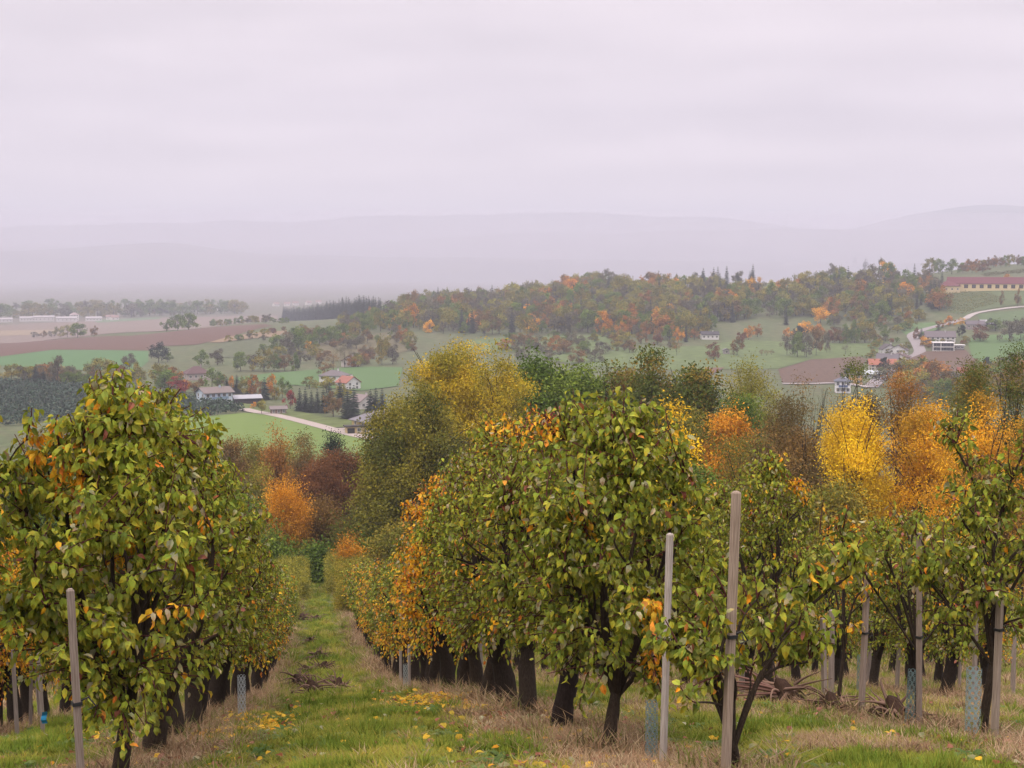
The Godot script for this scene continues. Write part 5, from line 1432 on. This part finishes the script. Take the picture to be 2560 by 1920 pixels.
	house("village_house", "small orange-yellow house behind the brown poplar", 239.14, -609.78, -.1, {"w": 6.5, "d": 6.0, "eaves": 5.0, "roof": "hip", "rise": 1.8, "wall": Color(.62, .38, .17), "tiles": Color(.12, .1, .12), "cols": 2})
	house("white_villa", "white villa with arched upper windows and blue glazing among the tree tops", 218.58, -571.64, .05, {"w": 7.0, "d": 7.0, "eaves": 5.6, "roof": "hip", "rise": 1.9, "wall": Color(.75, .76, .8), "tiles": Color(.13, .14, .17), "cols": 3, "win_h": 1.6, "balcony": true, "rail": Color(.1, .14, .26)})
	house("village_house", "white house with dull red roof right of the ploughed field", 294.23, -617.48, .1, {"w": 8.0, "d": 8.0, "eaves": 4.4, "roof": "gable", "rise": 2.4, "wall": white, "tiles": Color(.25, .09, .07), "cols": 2})
	house("village_house", "long grey-roofed house above the modern white one", 363.07, -797.22, .1, {"w": 19.0, "d": 10.0, "eaves": 3.8, "roof": "gable", "rise": 3.6, "wall": white, "tiles": Color(.16, .135, .14), "cols": 6})
	var mod := house("modern_house", "modern white flat-roofed house with a dark framed veranda", 348.89, -761.92, .12, {"w": 12.5, "d": 8.0, "eaves": 5.2, "roof": "flat", "wall": Color(.12, .11, .11), "tiles": Color(.78, .77, .75), "rows": 2, "cols": 6, "win_w": 1.7, "win_h": 1.8, "over": .4, "frame": Color(.15, .14, .14)})
	var fr := Geo.new()
	for q in [[-6.35, 2.6, .35, 5.4], [6.35, 2.6, .35, 5.4], [-1.6, 2.6, .3, 5.1]]: fr.bx(q[0], q[1], 4.7, q[2], q[3], 1.2, Color(.78, .77, .75))
	fr.bx(0, 2.6, 4.72, 12.3, .35, 1.16, Color(.78, .77, .75))
	fr.bx(0, .05, 4.72, 12.3, .35, 1.16, Color(.78, .77, .75))
	fr.bx(0, 5.25, 4.72, 12.98, .34, 1.22, Color(.78, .77, .75))
	part("veranda_frame", fr.mesh(), mats.plaster, mod)
	house("flat_annexe", "low white annexe right of the modern house", 357.97, -762.12, .12, {"category": "annexe", "w": 7.0, "d": 6.0, "eaves": 3.0, "roof": "flat", "wall": Color(.2, .19, .18), "tiles": Color(.7, .69, .67), "rows": 1, "cols": 3, "win_w": 1.6})
	house("village_house", "dark-roofed house with pale solar roof near the upper road", 406.38, -842.07, .1, {"w": 12.0, "d": 8.0, "eaves": 3.0, "roof": "gable", "rise": 2.4, "wall": Color(.32, .28, .27), "tiles": Color(.15, .13, .14), "rows": 1, "cols": 4})
	house("village_house", "small house with light grey roof beside the dark-roofed one", 414.05, -841.67, .05, {"w": 9.0, "d": 7.0, "eaves": 3.0, "roof": "gable", "rise": 2.2, "wall": Color(.36, .33, .32), "tiles": Color(.42, .41, .43), "rows": 1, "cols": 3})
	# the winery on the hill
	house("winery", "long cream winery with dark red roof and a row of brown gates on the hill", 502.32, -1012.21, -.05, {"category": "winery", "w": 66.0, "d": 14.0, "eaves": 4.6, "roof": "gable", "rise": 4.6, "wall": Color(.68, .56, .33), "tiles": Color(.15, .05, .055), "rows": 1, "cols": 12, "side_cols": 1, "win_w": 2.8, "win_h": 2.6, "frame": Color(.3, .16, .1), "chimney": false})
	house("winery_wing", "cream end wing of the winery with dark red hipped roof", 470.79, -1021.75, .15, {"category": "winery", "w": 16.0, "d": 14.0, "eaves": 5.2, "roof": "hip", "rise": 3.8, "wall": Color(.66, .54, .33), "tiles": Color(.16, .055, .06), "rows": 1, "cols": 4, "chimney": false})
	house("gate_house", "small cream gabled house left of the winery", 466.35, -1040.25, .0, {"w": 9.0, "d": 8.0, "eaves": 3.4, "roof": "gable_front", "rise": 2.8, "wall": Color(.66, .54, .33), "tiles": Color(.2, .08, .07), "rows": 1, "cols": 2, "chimney": false})
	house("ridge_house", "low orange-walled house with grey roof under the ridge trees", 424.02, -1085.1, .1, {"w": 17.0, "d": 9.0, "eaves": 2.8, "roof": "hip", "rise": 2.4, "wall": Color(.55, .26, .1), "tiles": Color(.18, .13, .12), "rows": 1, "cols": 5})
	# far sheds and houses on the plain
	var k := 0
	for q in [[-406.51, -2019.49, 26.0, 5.0], [-379.97, -2045, 22.0, 6.0], [-358.63, -2048.85, 30.0, 7.0], [-326.73, -2033.92, 30.0, 6.0], [-292.73, -2049.2, 24.0, 5.5]]:
		house("farm_shed", "long pale shed on the hazy plain, %s from the left" % ordinal(k), q[0], q[1], .1, {"category": "shed", "w": q[2], "d": 12.0, "eaves": q[3], "roof": "gable", "rise": 2.0, "wall": Color(.62, .6, .6), "tiles": Color(.4, .38, .38), "rows": 1, "cols": 5, "side_cols": 0, "chimney": false}, "sheds on the plain")
		k += 1
	house("white_mill", "tall white mill house behind the sheds on the plain", -324.25, -2084.94, .2, {"w": 13.0, "d": 10.0, "eaves": 9.0, "roof": "hip", "rise": 3.5, "wall": Color(.7, .67, .66), "tiles": Color(.36, .28, .27), "rows": 3, "cols": 3})
	k = 0
	for q in [[-277.96, -2101.7], [-269.13, -2082.68], [-172.69, -2494.03], [-154.2, -2445.14], [-126.76, -2596.91], [-59.41, -2699.35], [-39.42, -2719.71], [-24.42, -2759.89], [-0.13, -2800], [19.63, -2849.93]]:
		house("plain_house", "tiny pale house on the hazy plain, %s from the left" % ordinal(k), q[0], q[1], .3 * (k % 3), {"w": 12.0, "d": 9.0, "eaves": 5.0, "roof": "gable", "rise": 3.0, "wall": Color(.7, .66, .64), "tiles": Color(.3, .2, .18), "rows": 1, "cols": 2, "side_cols": 0, "chimney": false}, "houses on the plain")
		k += 1

func build_orchard():
	var eye := Vector3(0, .25, 1)
	# ---- the nearest trees, each built for itself
	var big := {"h": 3.0, "r": .66, "rz": .8, "fork": .55, "trunk": .06, "shoots": 480, "per": 25, "size": .078, "yellow": .015, "fine": true, "single": 300, "toward": Vector3(.15, .15, 1), "ythr": .39, "dark": .12, "base": .5, "gap": -.5, "sub": 4, "limbs": [Vector3(-.88, 2.5, .1), Vector3(-.6, 1.4, .3), Vector3(.1, 2.62, .1)]}
	var d := make_apricot(11, big)
	apricot("apricot_tree", "nearest apricot tree on the left, tall and full-leaved, with orange leaf tufts near its top", -1.4, -10.4, d)
	d = make_apricot(17, {"h": 2.85, "r": .5, "rz": .5, "fork": .8, "trunk": .06, "shoots": 120, "per": 20, "size": .08, "yellow": .01, "fine": true, "single": 200, "toward": Vector3(.5, .15, 1), "dark": .15, "base": 1.5, "gap": -.5, "sub": 3, "ythr": .6})
	apricot("apricot_tree", "apricot tree cut by the left edge, only its leafy shoots in view", -2.33, -9.7, d)
	d = make_apricot(23, {"h": 2.72, "r": .86, "rz": .85, "fork": .5, "trunk": .056, "shoots": 470, "per": 25, "size": .069, "yellow": .01, "fine": true, "single": 300, "toward": Vector3(-.3, .2, 1), "dark": .35, "base": .5, "gap": -.5, "sub": 4, "ythr": .5, "limbs": [Vector3(.75, 1.0, .25), Vector3(.1, 2.55, 0), Vector3(-.5, 1.9, .3)]})
	apricot("apricot_tree", "nearest apricot tree right of the grass path, forked low beside the pale stake", 2.2, -10.5, d)
	d = make_apricot(31, {"h": 1.4, "r": .4, "rz": .4, "fork": .3, "trunk": .03, "shoots": 78, "per": 19, "size": .074, "yellow": .03, "fine": true, "single": 300, "toward": Vector3(0, .2, 1), "dark": .3, "base": .35, "gap": -.6, "nl": 4, "sub": 2, "ythr": .6, "limbs": [Vector3(.68, 1.35, .1), Vector3(-.38, .8, .1), Vector3(.42, .8, .1)]})
	apricot("apricot_sapling", "young low apricot behind the tallest stake, one shoot reaching out right", 2.68, -8.7, d)
	d = make_apricot(37, {"h": 2.4, "r": .62, "rz": .6, "fork": .75, "trunk": .04, "shoots": 200, "per": 18, "size": .07, "yellow": .01, "fine": true, "single": 300, "toward": Vector3(-.4, .2, 1), "dark": .35, "base": .8, "gap": -.4, "sub": 4, "ythr": .7, "limbs": [Vector3(-.6, 1.5, .1), Vector3(-.3, 2.6, 0), Vector3(.3, 2.5, 0)]})
	apricot("apricot_tree", "dark green apricot cut by the right edge beside a perforated guard", 5.75, -11.6, d)
	d = make_apricot(41, {"h": 3.2, "r": .88, "rz": .9, "fork": .6, "trunk": .1, "shoots": 340, "per": 23, "size": .068, "yellow": .01, "fine": true, "single": 300, "toward": Vector3(.4, .2, 1), "dark": .35, "base": .75, "gap": -.42, "ythr": .4})
	apricot("apricot_tree", "second apricot of the left row, thick-trunked, behind the nearest", -1.35, -12.3, d)
	d = make_apricot(43, {"h": 3.0, "r": .9, "rz": .9, "fork": .75, "trunk": .095, "shoots": 340, "per": 23, "size": .068, "yellow": .01, "fine": true, "single": 300, "toward": Vector3(-.4, .2, 1), "dark": .4, "base": .75, "gap": -.42, "ythr": .5, "bark": Color(.045, .034, .029)})
	apricot("apricot_tree", "second apricot of the right row, dark-trunked, behind the nearest", 2.17, -12.4, d)
	d = make_apricot(47, {"h": 2.2, "r": .28, "rz": .28, "fork": .7, "trunk": .022, "shoots": 34, "per": 12, "size": .075, "yellow": .55, "fine": true, "single": 200, "toward": Vector3(-.3, .2, 1), "dark": 0.0, "base": .8, "gap": -.9, "nl": 3, "sub": 1, "ythr": .1})
	apricot("apricot_sapling", "slim young apricot with pale yellow leaves beside a stake and the root heap", 5.6, -14.6, d)
	d = make_apricot(53, {"h": 2.3, "r": .7, "rz": .6, "fork": .8, "trunk": .025, "shoots": 46, "per": 11, "size": .075, "yellow": .02, "fine": true, "single": 300, "toward": Vector3(-.3, .2, 1), "dark": .6, "base": .9, "gap": -.8, "nl": 4, "sub": 2, "ythr": .8, "limbs": [Vector3(-.8, 1.9, 0), Vector3(.6, 2.1, 0)]})
	apricot("apricot_sapling", "thin young apricot with sparse leaves tied to a leaning stake", 5.75, -12.9, d)
	# ---- models shared by the trees behind
	var near := []
	for k in 6:
		near.append(make_apricot(100 + k, {"h": 3.28 + .12 * (k % 3), "r": .76, "rz": .98, "fork": .8, "trunk": .1 + .02 * (k % 2), "shoots": 320, "per": 21, "size": .068, "yellow": .012 if k < 5 else .25, "fine": true, "dark": .35, "base": .75, "gap": -.5, "ythr": .36 if k < 2 else .5 if k < 5 else .0, "bark": Color(.05, .038, .031) if k % 2 else Color(.07, .052, .042)}))
	var mid := []
	for k in 6:
		mid.append(make_apricot(200 + k, {"h": 3.35, "r": .7, "rz": 1.08, "fork": .85, "trunk": .11, "sides": 8, "shoots": 190, "per": 18, "size": .085, "yellow": .02 if k < 3 else .13, "dark": .5, "base": .75, "gap": -.5, "ythr": .36 if k < 3 else .1, "bark": Color(.05, .038, .031)}))
	var far := []
	for k in 6:
		far.append(make_apricot(300 + k, {"h": 3.2, "r": .68, "rz": 1.15, "fork": .85, "trunk": .11, "sides": 6, "shoots": 130, "per": 10, "size": .13, "yellow": .05 if k < 3 else .25, "dark": .35, "base": .85, "gap": -.7, "ythr": .3 if k < 3 else .06, "bark": Color(.04, .03, .025)}))
	var models := [near, mid, far]
	# ---- the rows: [x, first s, last s, name, first ordinal, autumn chance]
	var rows := [[-1.35, 14.1, 64.0, "the row left of the grass path", 2, .25], [2.17, 14.5, 68.0, "the row right of the grass path", 2, .35], [-4.87, 19.5, 70.0, "the second row left of the grass path", 0, .7], [5.67, 17.0, 70.0, "the second row right of the grass path", 4, .12],
		[9.2, 19.5, 66.0, "the third row right of the grass path", 0, .1], [12.7, 25.5, 64.0, "the fourth row right of the grass path", 0, .1], [16.2, 32.5, 64.0, "the fifth row right of the grass path", 0, .12], [19.7, 40.0, 66.0, "the sixth row right of the grass path", 0, .15], [23.2, 47.0, 68.0, "the seventh row right of the grass path", 0, .15], [-8.37, 45.0, 80.0, "the third row left of the grass path", 0, .5]]
	for r in rows:
		rng.seed = int(r[0] * 100) + 5000
		var s: float = r[1]
		var k: int = r[4]
		while s < r[2]:
			var lod := 0 if s < 24 else 1 if s < 48 else 2
			var list: Array = models[lod]
			var autumn: bool = rng.randf() < r[5]
			if r[0] == 2.17 and s > 36 and s < 56: autumn = rng.randf() < .75
			var pool := 5 if lod == 0 else 6
			var i := rng.randi() % pool
			if lod == 0 and r[0] == 2.17 and s > 19.5 and s < 22.5: i = 5
			if lod == 0 and r[0] == -4.87: i = 5
			if lod > 0: i = (3 + i % 3) if autumn else i % 3
			var m: Dictionary = list[i]
			var gap := 1.45 if s < 22 else 1.75
			var lab := "%s apricot tree of %s" % [ordinal(k), r[3]]
			if autumn and lod > 0: lab = "%s apricot tree, orange-leaved, of %s" % [ordinal(k), r[3]]
			apricot("apricot_tree", lab, r[0] + rng.randf_range(-.1, .1), -s, m, (PI if rng.randf() < .5 else 0.0) + rng.randf_range(-.15, .15), rng.randf_range(.93, 1.05) * (.9 if r[0] > 5.0 else 1.0), "apricot trees of " + r[3])
			k += 1
			s += gap * rng.randf_range(.82, 1.2)

func build_furniture():
	rng.seed = 71
	stake("tallest pale weathered stake in front of the young low apricot", 2.52, -8.45, 1.85, .045, Vector2(0, -.03), Color(.4, .32, .25), .95, "")
	stake("light grey stake with a black tie beside the nearest right apricot", 2.4, -9.55, 1.68, .037, Vector2(0, -.03), Color(.52, .47, .42), .92, "")
	stake("grey-brown stake in front of the nearest left apricot", -1.42, -9.0, 1.47, .042, Vector2(0, .03), Color(.3, .25, .21), .75, "")
	stake("slim stake beside the pale yellow sapling and root heap", 5.78, -14.4, 1.55, .05, Vector2(0, -.04), Color(.36, .29, .24), .9, "")
	stake("leaning stake behind the perforated guard in the right-hand rows", 5.7, -12.75, 1.95, .042, Vector2(0, .05), Color(.36, .29, .24), .95, "")
	stake("thick stake with blackened foot beside the blue-green guard near the right edge", 5.75, -11.35, 1.35, .048, Vector2(0, -.02), Color(.4, .33, .27), 1.0, "")
	guard("blue-green perforated guard at the foot of the light grey stake", 2.36, -9.72, .5, .045, Color(.15, .2, .195))
	guard("dark green perforated guard leaning at the leaning stake", 5.62, -12.8, .62, .05, Color(.12, .17, .17), Vector2(0, -.05))
	guard("pale blue-green guard split open beside the thick stake", 5.6, -11.45, .66, .065, Color(.24, .32, .32))
	guard("pale perforated guard at the edge of the left row", -.86, -17.5, .55, .05, Color(.42, .46, .46))
	var k := 0
	for q in [[5.9, 15.6, 1.2], [6.2, 16.6, 1.1], [5.4, 17.4, .9], [9.1, 16.9, 1.5], [9.3, 19.0, 1.3], [9.0, 21.0, 1.1], [9.4, 23.2, 1.3], [12.6, 24.2, 1.4], [12.9, 27.0, 1.2], [16.1, 31.0, 1.3], [5.5, 20.0, 1.2], [5.8, 24.0, 1.2]]:
		stake("weathered stake between trunks of the right-hand rows, %s from the camera" % ordinal(k), q[0], -q[1], q[2], .05, Vector2(rng.randf_range(-.05, .05), rng.randf_range(-.08, .08)), Color(.36, .3, .26))
		k += 1
	k = 0
	for q in [[2.0, 22.0, 1.1], [1.85, 27.5, 1.0], [1.9, 31.0, .9], [2.3, 19.5, 1.3]]:
		stake("thin stake among the dark trunks of the right row, %s from the camera" % ordinal(k), q[0], -q[1], q[2], .045, Vector2.ZERO, Color(.42, .37, .33))
		k += 1
	k = 0
	for q in [[-3.9, 19.5, 1.2], [-4.4, 23.0, 1.2], [-4.8, 26.0, 1.2], [-3.2, 17.5, 1.1]]:
		stake("grey stake under the left-hand trees, %s from the camera" % ordinal(k), q[0], -q[1], q[2], .05, Vector2(0, rng.randf_range(-.05, .05)), Color(.34, .29, .26))
		k += 1
	guard("small dotted guard under the right-hand trees", 8.2, -20.5, .6, .05, Color(.14, .2, .2))
	guard("dotted guard at a dark trunk of the right row", 1.75, -27.0, .6, .05, Color(.3, .34, .34))
	# a strip of blue plastic caught on a trunk on the left
	var bp := thing("plastic_strip", "bright blue strip of plastic hanging on a trunk of the left rows", "plastic strip", on_ground(-2.5, -13.6) + Vector3(0, .5, 0), .4)
	bp.scale = Vector3.ONE * .38
	var pg := Geo.new()
	for i in 6:
		var a := Vector3(.02 * sin(i * 1.3), -.05 * i, .03 * cos(i * 1.7))
		var b := Vector3(.02 * sin((i + 1) * 1.3), -.05 * (i + 1), .03 * cos((i + 1) * 1.7))
		pg.quad(a, a + Vector3(.12, .01, .02), b + Vector3(.12, .0, .03), b, Color(.03, .2, .36))
	part("strip", pg.mesh(), mats.painted, bp)
	# uprooted stumps
	uprooted("large heap of an uprooted apricot with long bare branches under the right-hand rows", 5.35, -15.6, .28, 14, 301, 1.0)
	uprooted("broad broken stump with clods between stake and guard near the right edge", 5.75, -13.4, .26, 16, 302)
	uprooted("uprooted stump lying nearest on the grass path", .0, -27.0, .3, 14, 303)
	uprooted("earth mound with torn roots at the foot of the yellow sapling", 5.5, -14.5, .2, 12, 304)
	k = 0
	for q in [[.55, 31.5], [-.35, 36.0], [-.2, 43.0], [.3, 44.0], [.15, 49.0], [-.1, 58.0], [.2, 74.0], [-.5, 76.0]]:
		uprooted("small uprooted stump on the grass path, %s after the nearest" % ordinal(k), q[0], -q[1], rng.randf_range(.26, .34), 16, 310 + k)
		k += 1

func build_grass():
	rng.seed = 91
	var tufts := []
	for kind in 3:
		var g := Geo.new()
		for i in (22 if kind < 2 else 14):
			var a := rng.randf() * TAU
			var p := Vector3(cos(a), 0, sin(a)) * rng.randf_range(0, .1)
			var tilt := Vector3(cos(a + rng.randf_range(-1, 1)), 0, sin(a + rng.randf_range(-1, 1))) * rng.randf_range(.02, .09)
			var hh := rng.randf_range(.04, .11) if kind == 0 else rng.randf_range(.09, .2) if kind == 1 else rng.randf_range(.05, .2)
			var w := Vector3(-sin(a), 0, cos(a)) * rng.randf_range(.003, .006)
			var v := rng.randf_range(.7, 1.3)
			var c := Color(v * rng.randf_range(.85, 1.2), v, v)
			var m := p + tilt * .4 + Vector3(0, hh * .6, 0)
			g.quad(p - w, p + w, m + w * .8, m - w * .8, c)
			g.tri(m - w * .8, m + w * .8, p + tilt * (1.3 if kind < 2 else 2.6) + Vector3(0, hh, 0), c)
		tufts.append(g.mesh())
	var where := [[], [], []]
	var tint := [[], [], []]
	var spots := 0
	while spots < 190000:
		spots += 1
		# denser near the eye
		var d := 7.2 + 110.0 * pow(rng.randf(), 2.3)
		var az := deg_to_rad(rng.randf_range(-22, 22)) + YAW
		var x := d * sin(az)
		var z := -d * cos(az)
		var gap := row_gap(x)
		var n := noise.get_noise_2d(x * 14.0 + 50, z * 14.0)
		var strip := 1.0 - smoothstep(.3, 1.0, gap + n * .6)
		var dry := noise.get_noise_2d(x * 9.0, z * 9.0 + 90) + noise.get_noise_2d(x * 30.0, z * 30.0) * .6
		var kind := 0
		if rng.randf() < strip * .93:
			if rng.randf() < .55: continue
			kind = 2
		elif dry > .3 and rng.randf() < (.55 if x > 3.5 else .1): kind = 2
		elif dry < -.15 and rng.randf() < .5: kind = 1
		var rut := minf(absf(fposmod(x + 1.35, 3.52) - 1.0), absf(fposmod(x + 1.35, 3.52) - 2.5))
		if rut < .17 + n * .12 and rng.randf() < .5: continue
		var s := rng.randf_range(.6, 1.2) * clampf(d / 22.0, .8, 1.9)
		if rut < .2: s *= .75
		var c: Color
		if kind == 2: c = pick([Color(.3, .21, .115), Color(.24, .165, .09), Color(.36, .27, .16), Color(.19, .12, .065)])
		else: c = Color(.135, .2, .022).lerp(Color(.27, .25, .038), clampf(.45 + dry * .9 + rng.randf_range(-.3, .3), 0, 1))
		c = c * rng.randf_range(.75, 1.25)
		where[kind].append(Transform3D(Basis(Vector3.UP, rng.randf() * TAU).scaled(Vector3(s, s * rng.randf_range(.7, 1.2), s)), on_ground(x, z) - Vector3(0, .01, 0)))
		tint[kind].append(c)
	for q in trunks:
		if q.length() > 34: continue
		for k in 70:
			var a := rng.randf() * TAU
			var d := rng.randf_range(.07, .42)
			var s := rng.randf_range(.7, 1.5)
			where[2].append(Transform3D(Basis(Vector3.UP, rng.randf() * TAU).scaled(Vector3(s, s * rng.randf_range(.6, 1.3), s)), on_ground(q.x + cos(a) * d, q.y + sin(a) * d) - Vector3(0, .01, 0)))
			tint[2].append(pick([Color(.3, .21, .115), Color(.24, .165, .09), Color(.34, .25, .15), Color(.17, .11, .06), Color(.14, .16, .035)]) * rng.randf_range(.7, 1.2))
	var weed := Geo.new()
	for k in 9:
		var a := k * 2.4
		var d := Vector3(cos(a), rng.randf_range(.15, .7), sin(a)).normalized()
		weed.leaf(Vector3(cos(a) * .01, 0, sin(a) * .01), d, Vector3.UP, rng.randf_range(.07, .13), .035, Color(1, 1, 1) * rng.randf_range(.8, 1.2), .2, .3)
	var wat := []
	var wcol := []
	for k in 5200:
		var d := 8.0 + 45.0 * pow(rng.randf(), 1.8)
		var az := deg_to_rad(rng.randf_range(-22, 22)) + YAW
		var x := d * sin(az)
		var z := -d * cos(az)
		if noise.get_noise_2d(x * 22.0 + 9, z * 22.0) < -.05: continue
		wat.append(Transform3D(Basis(Vector3.UP, rng.randf() * TAU).scaled(Vector3.ONE * rng.randf_range(.6, 1.4)), on_ground(x, z) + Vector3(0, .015, 0)))
		wcol.append(Color(.075, .13, .03).lerp(Color(.13, .17, .05), rng.randf()) * rng.randf_range(.8, 1.2))
	var wo := scatter(numbered("weeds"), weed.mesh(), mats.leaf, wat, wcol, self)
	tag(wo, "low broad-leaved weeds among the orchard grass", "weeds", "", "stuff")
	var o := scatter(numbered("grass"), tufts[0], mats.blade, where[0], tint[0], self)
	tag(o, "short green grass of the orchard alleys", "grass", "", "stuff")
	o = scatter(numbered("tall_grass"), tufts[1], mats.blade, where[1], tint[1], self)
	tag(o, "lush longer grass tufts in the alleys", "grass", "", "stuff")
	o = scatter(numbered("dry_grass"), tufts[2], mats.blade, where[2], tint[2], self)
	tag(o, "straw-coloured dry grass under the tree rows", "grass", "", "stuff")
	var clod := Geo.new()
	clod.tube([Vector3(0, -.4, 0), Vector3(.1, 0, 0), Vector3(.15, .5, .1), Vector3(.1, .7, 0)], [.7, 1.0, .6, .1], 6, Color.WHITE, .3, noise)
	var heaps := []
	var earth := []
	for k in 2600:
		var h0: Vector3 = pick([Vector3(4.6, 0, -10.8), Vector3(4.1, 0, -11.6), Vector3(5.3, 0, -12.2), Vector3(3.9, 0, -13.2), Vector3(5.0, 0, -14.4), Vector3(-.95, 0, -13.2), Vector3(1.5, 0, -16.5), Vector3(2.4, 0, -11.6)])
		var p := Vector2(h0.x + rng.randfn(0, .45), h0.z + rng.randfn(0, .35))
		var s := rng.randf_range(.008, .03)
		heaps.append(Transform3D(Basis(Vector3.UP, rng.randf() * TAU).scaled(Vector3(s, s * .7, s)), on_ground(p.x, p.y)))
		earth.append(Color(.12, .075, .048) * rng.randf_range(.6, 1.3))
	var cl := scatter(numbered("soil_clods"), clod.mesh(), mats.dry_twig, heaps, earth, self)
	tag(cl, "brown crumbs of dug soil between the right-hand rows", "soil", "", "stuff")
	# fallen leaves, thick in two drifts of yellow
	var lg := Geo.new()
	lg.leaf(Vector3(0, .5, -.5), Vector3.BACK, Vector3.UP, 1.0, .75, Color.WHITE, .15, .1)
	var at := []
	var cols := []
	for k in 5200:
		var x: float
		var z: float
		if k < 620:
			x = 1.65 + rng.randfn(0, .28); z = -18.0 + rng.randfn(0, 1.3)
		elif k < 1000:
			x = -.75 + rng.randfn(0, .25); z = -15.4 + rng.randfn(0, .9)
		else:
			var r: float = pick([-4.87, -1.35, 2.17, 2.17, -1.35, 5.67])
			x = r + rng.randfn(0, .6); z = -9.0 - 30.0 * pow(rng.randf(), 1.6)
			if rng.randf() < .12: x = rng.randf_range(-4, 9)
		var s := rng.randf_range(.05, .085)
		var b := Basis.from_euler(Vector3(rng.randf_range(-.5, .5), rng.randf() * TAU, rng.randf_range(-.5, .5))).scaled(Vector3.ONE * s)
		at.append(Transform3D(b, on_ground(x, z) + Vector3(0, rng.randf_range(.01, .06), 0)))
		var c: Color = pick(YELLOWS) if k < 1000 or rng.randf() < .3 else pick(RUSTS) if rng.randf() < .7 else pick(PALES)
		cols.append(c * rng.randf_range(.7, 1.15))
	o = scatter(numbered("fallen_leaves"), lg.mesh(), mats.leaf, at, cols, self)
	tag(o, "yellow and brown fallen leaves under the apricot rows", "fallen leaves", "", "stuff")
